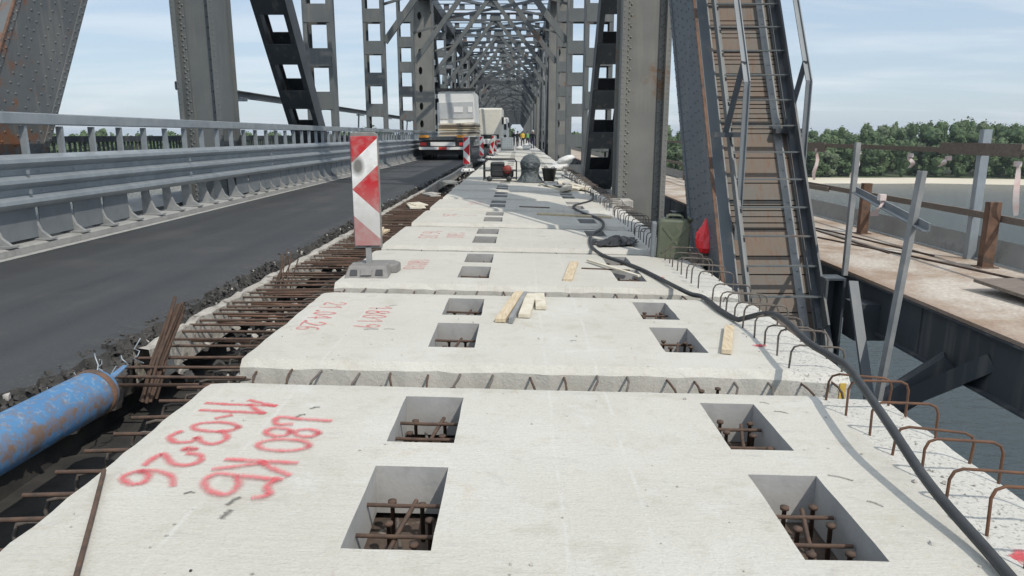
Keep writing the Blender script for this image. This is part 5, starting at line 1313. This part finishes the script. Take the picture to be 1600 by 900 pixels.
# ------------------------------------------------------------------ workers
def person(loc, rz, label, top='cloth_dark', leg='cloth_dark', vest=None, helmet=None, bend=0.0, stride=.12, arm=.15):
    t = thing('person', label, 'person', loc, (0, 0, rz))
    me = bpy.data.meshes.new('body'); V = []; Ed = []; Rd = []; ms = []
    def v(p, r): V.append(p); Rd.append(r); return len(V) - 1
    b = bend; hip = v((0, 0, .93), (.15, .115)); 
    wst = v((0, -.03 - b * .12, 1.12), (.14, .10)); ch = v((0, -.05 - b * .3, 1.33), (.165, .115)); nk = v((0, -.06 - b * .42, 1.48), (.065, .06)); hd = v((0, -.07 - b * .48, 1.60), (.085, .095)); tp = v((0, -.07 - b * .5, 1.71), (.075, .085))
    Ed += [(hip, wst), (wst, ch), (ch, nk), (nk, hd), (hd, tp)]
    for s in (-1, 1):
        sh = v((s * .19, -.05 - b * .3, 1.40), (.065, .065)); el_ = v((s * .26, -.06 - b * .3 - arm * .3, 1.13), (.048, .048)); wr = v((s * .25, -.12 - b * .3 - arm, .92), (.036, .036)); ha = v((s * .24, -.15 - b * .3 - arm, .83), (.04, .03))
        Ed += [(ch, sh), (sh, el_), (el_, wr), (wr, ha)]
        th = v((s * .10, 0, .86), (.095, .10)); kn = v((s * .12, -s * stride * .5 - .03, .49), (.062, .065)); an = v((s * .13, -s * stride, .10), (.045, .05)); to = v((s * .14, -s * stride - .15, .05), (.045, .035))
        Ed += [(hip, th), (th, kn), (kn, an), (an, to)]
    me.from_pydata(V, Ed, []); o = bpy.data.objects.new('body', me); COL.objects.link(o); o.parent = t
    sk = o.modifiers.new('skin', 'SKIN'); 
    lay = me.skin_vertices[0] if len(me.skin_vertices) else None
    if lay is None:
        bm = bmesh.new(); bm.from_mesh(me); bm.verts.layers.skin.verify(); bm.to_mesh(me); bm.free(); lay = me.skin_vertices[0]
    for i, r in enumerate(Rd): lay.data[i].radius = r
    lay.data[hip].use_root = True
    sk.use_smooth_shade = True; ss = o.modifiers.new('sub', 'SUBSURF'); ss.levels = 1; ss.render_levels = 1
    tm = NT('worker_' + top + '_' + leg); s_ = tm.n('ShaderNodeSeparateXYZ'); tm.l(tm.coord('Object'), s_.inputs[0])
    skin = tm.math('MAXIMUM', tm.math('GREATER_THAN', s_.outputs['Z'], 1.475), tm.math('MULTIPLY', tm.math('LESS_THAN', s_.outputs['Z'], .9), tm.math('GREATER_THAN', tm.math('ABSOLUTE', s_.outputs['X']), .2)))
    base_top = tuple(list(M[top].node_tree.nodes['Mix'].inputs['A'].default_value)[:3]); base_leg = tuple(list(M[leg].node_tree.nodes['Mix'].inputs['A'].default_value)[:3])
    col = tm.mix(tm.math('GREATER_THAN', s_.outputs['Z'], .98), base_leg, base_top); col = tm.mix(skin, col, (.42, .26, .18)); tm.set(col, .85)
    me.materials.append(tm.m)
    hx = Vector((0, -.07 - b * .49, 1.665))
    if helmet: MB().lathe([(.125, -.01), (.118, .02), (.105, .07), (.07, .12), (.0, .135)], hx + Vector((0, 0, .01)), 18).build('helmet', helmet, t, local=True)
    else: MB().lathe([(.10, -.03), (.104, .02), (.095, .06), (.06, .095), (.0, .105)], hx + Vector((0, .015, 0)), 16).build('hair', 'black', t, local=True)
    if vest:
        m = MB(); prof = [(.185, 1.02, 0), (.19, 1.15, -.03 - b * .12), (.205, 1.32, -.05 - b * .3), (.19, 1.41, -.055 - b * .34), (.09, 1.475, -.06 - b * .4)]; n = 16; vs = []; fs = []
        for (r, z, yy) in prof:
            for k in range(n): a = 2 * math.pi * k / n; vs.append((r * math.cos(a), yy + r * .74 * math.sin(a), z))
        for i in range(len(prof) - 1):
            for k in range(n): fs.append((i * n + k, i * n + (k + 1) % n, (i + 1) * n + (k + 1) % n, (i + 1) * n + k))
        m.add(vs, fs, 0, True).build('vest', vest, t, local=True)
person((1.25, 71, -.02), R(170), 'person in violet blue workwear and white helmet standing on the slabs', 'cloth_dark', 'cloth_blue', helmet='helmet', bend=.25)
person((.35, 82, -.02), R(190), 'person in a yellow vest standing in the middle of the group', 'vest', 'cloth_dark', 'vest')
person((-.25, 80, -.02), R(150), 'person in dark clothes standing left of the yellow vest', 'cloth_dark', 'cloth_dark')
person((.95, 86, -.02), R(200), 'person in a green vest standing right of the yellow vest', 'cloth_dark', 'cloth_dark', 'vest_green')
person((-.75, 90, -.02), R(160), 'person in dark clothes and white helmet behind the group near the lorry', 'cloth_dark', 'cloth_dark', helmet='helmet')
# white covered stack ahead of the workers
t = thing('covered_stack', 'low white covered stack of material lying ahead of the workers', 'covered stack', (.3, 66, 0))
m = MB(); rr = random.Random(31); crumple(m, (.3, 66, .12), (.7, .8, .22), 8, rr, .08); m.sm = [True] * len(m.f); m.build('cover', 'sack', t)
m = MB(); crumple(m, (.75, 66.5, .42), (.4, .4, .14), 8, rr, .08); m.sm = [True] * len(m.f); m.build('upper_bundle', 'sack', t)

# ------------------------------------------------------------------ thin summer haze over the river
hm = bpy.data.materials.new('haze'); hm.use_nodes = True; ht = hm.node_tree; ht.nodes.clear()
ho = ht.nodes.new('ShaderNodeOutputMaterial'); hv = ht.nodes.new('ShaderNodeVolumePrincipled'); hv.inputs['Density'].default_value = HAZE; hv.inputs['Color'].default_value = (0.80, 0.88, 1.0, 1); hv.inputs['Anisotropy'].default_value = 0.2
ht.links.new(hv.outputs[0], ho.inputs['Volume']); M['haze'] = hm
o = MB().box((0, 4300, (WZ - 4 + 60) / 2), (12200, 9900, 60 - (WZ - 4))).build('haze', 'haze', base=False); tag(o, kind='stuff')
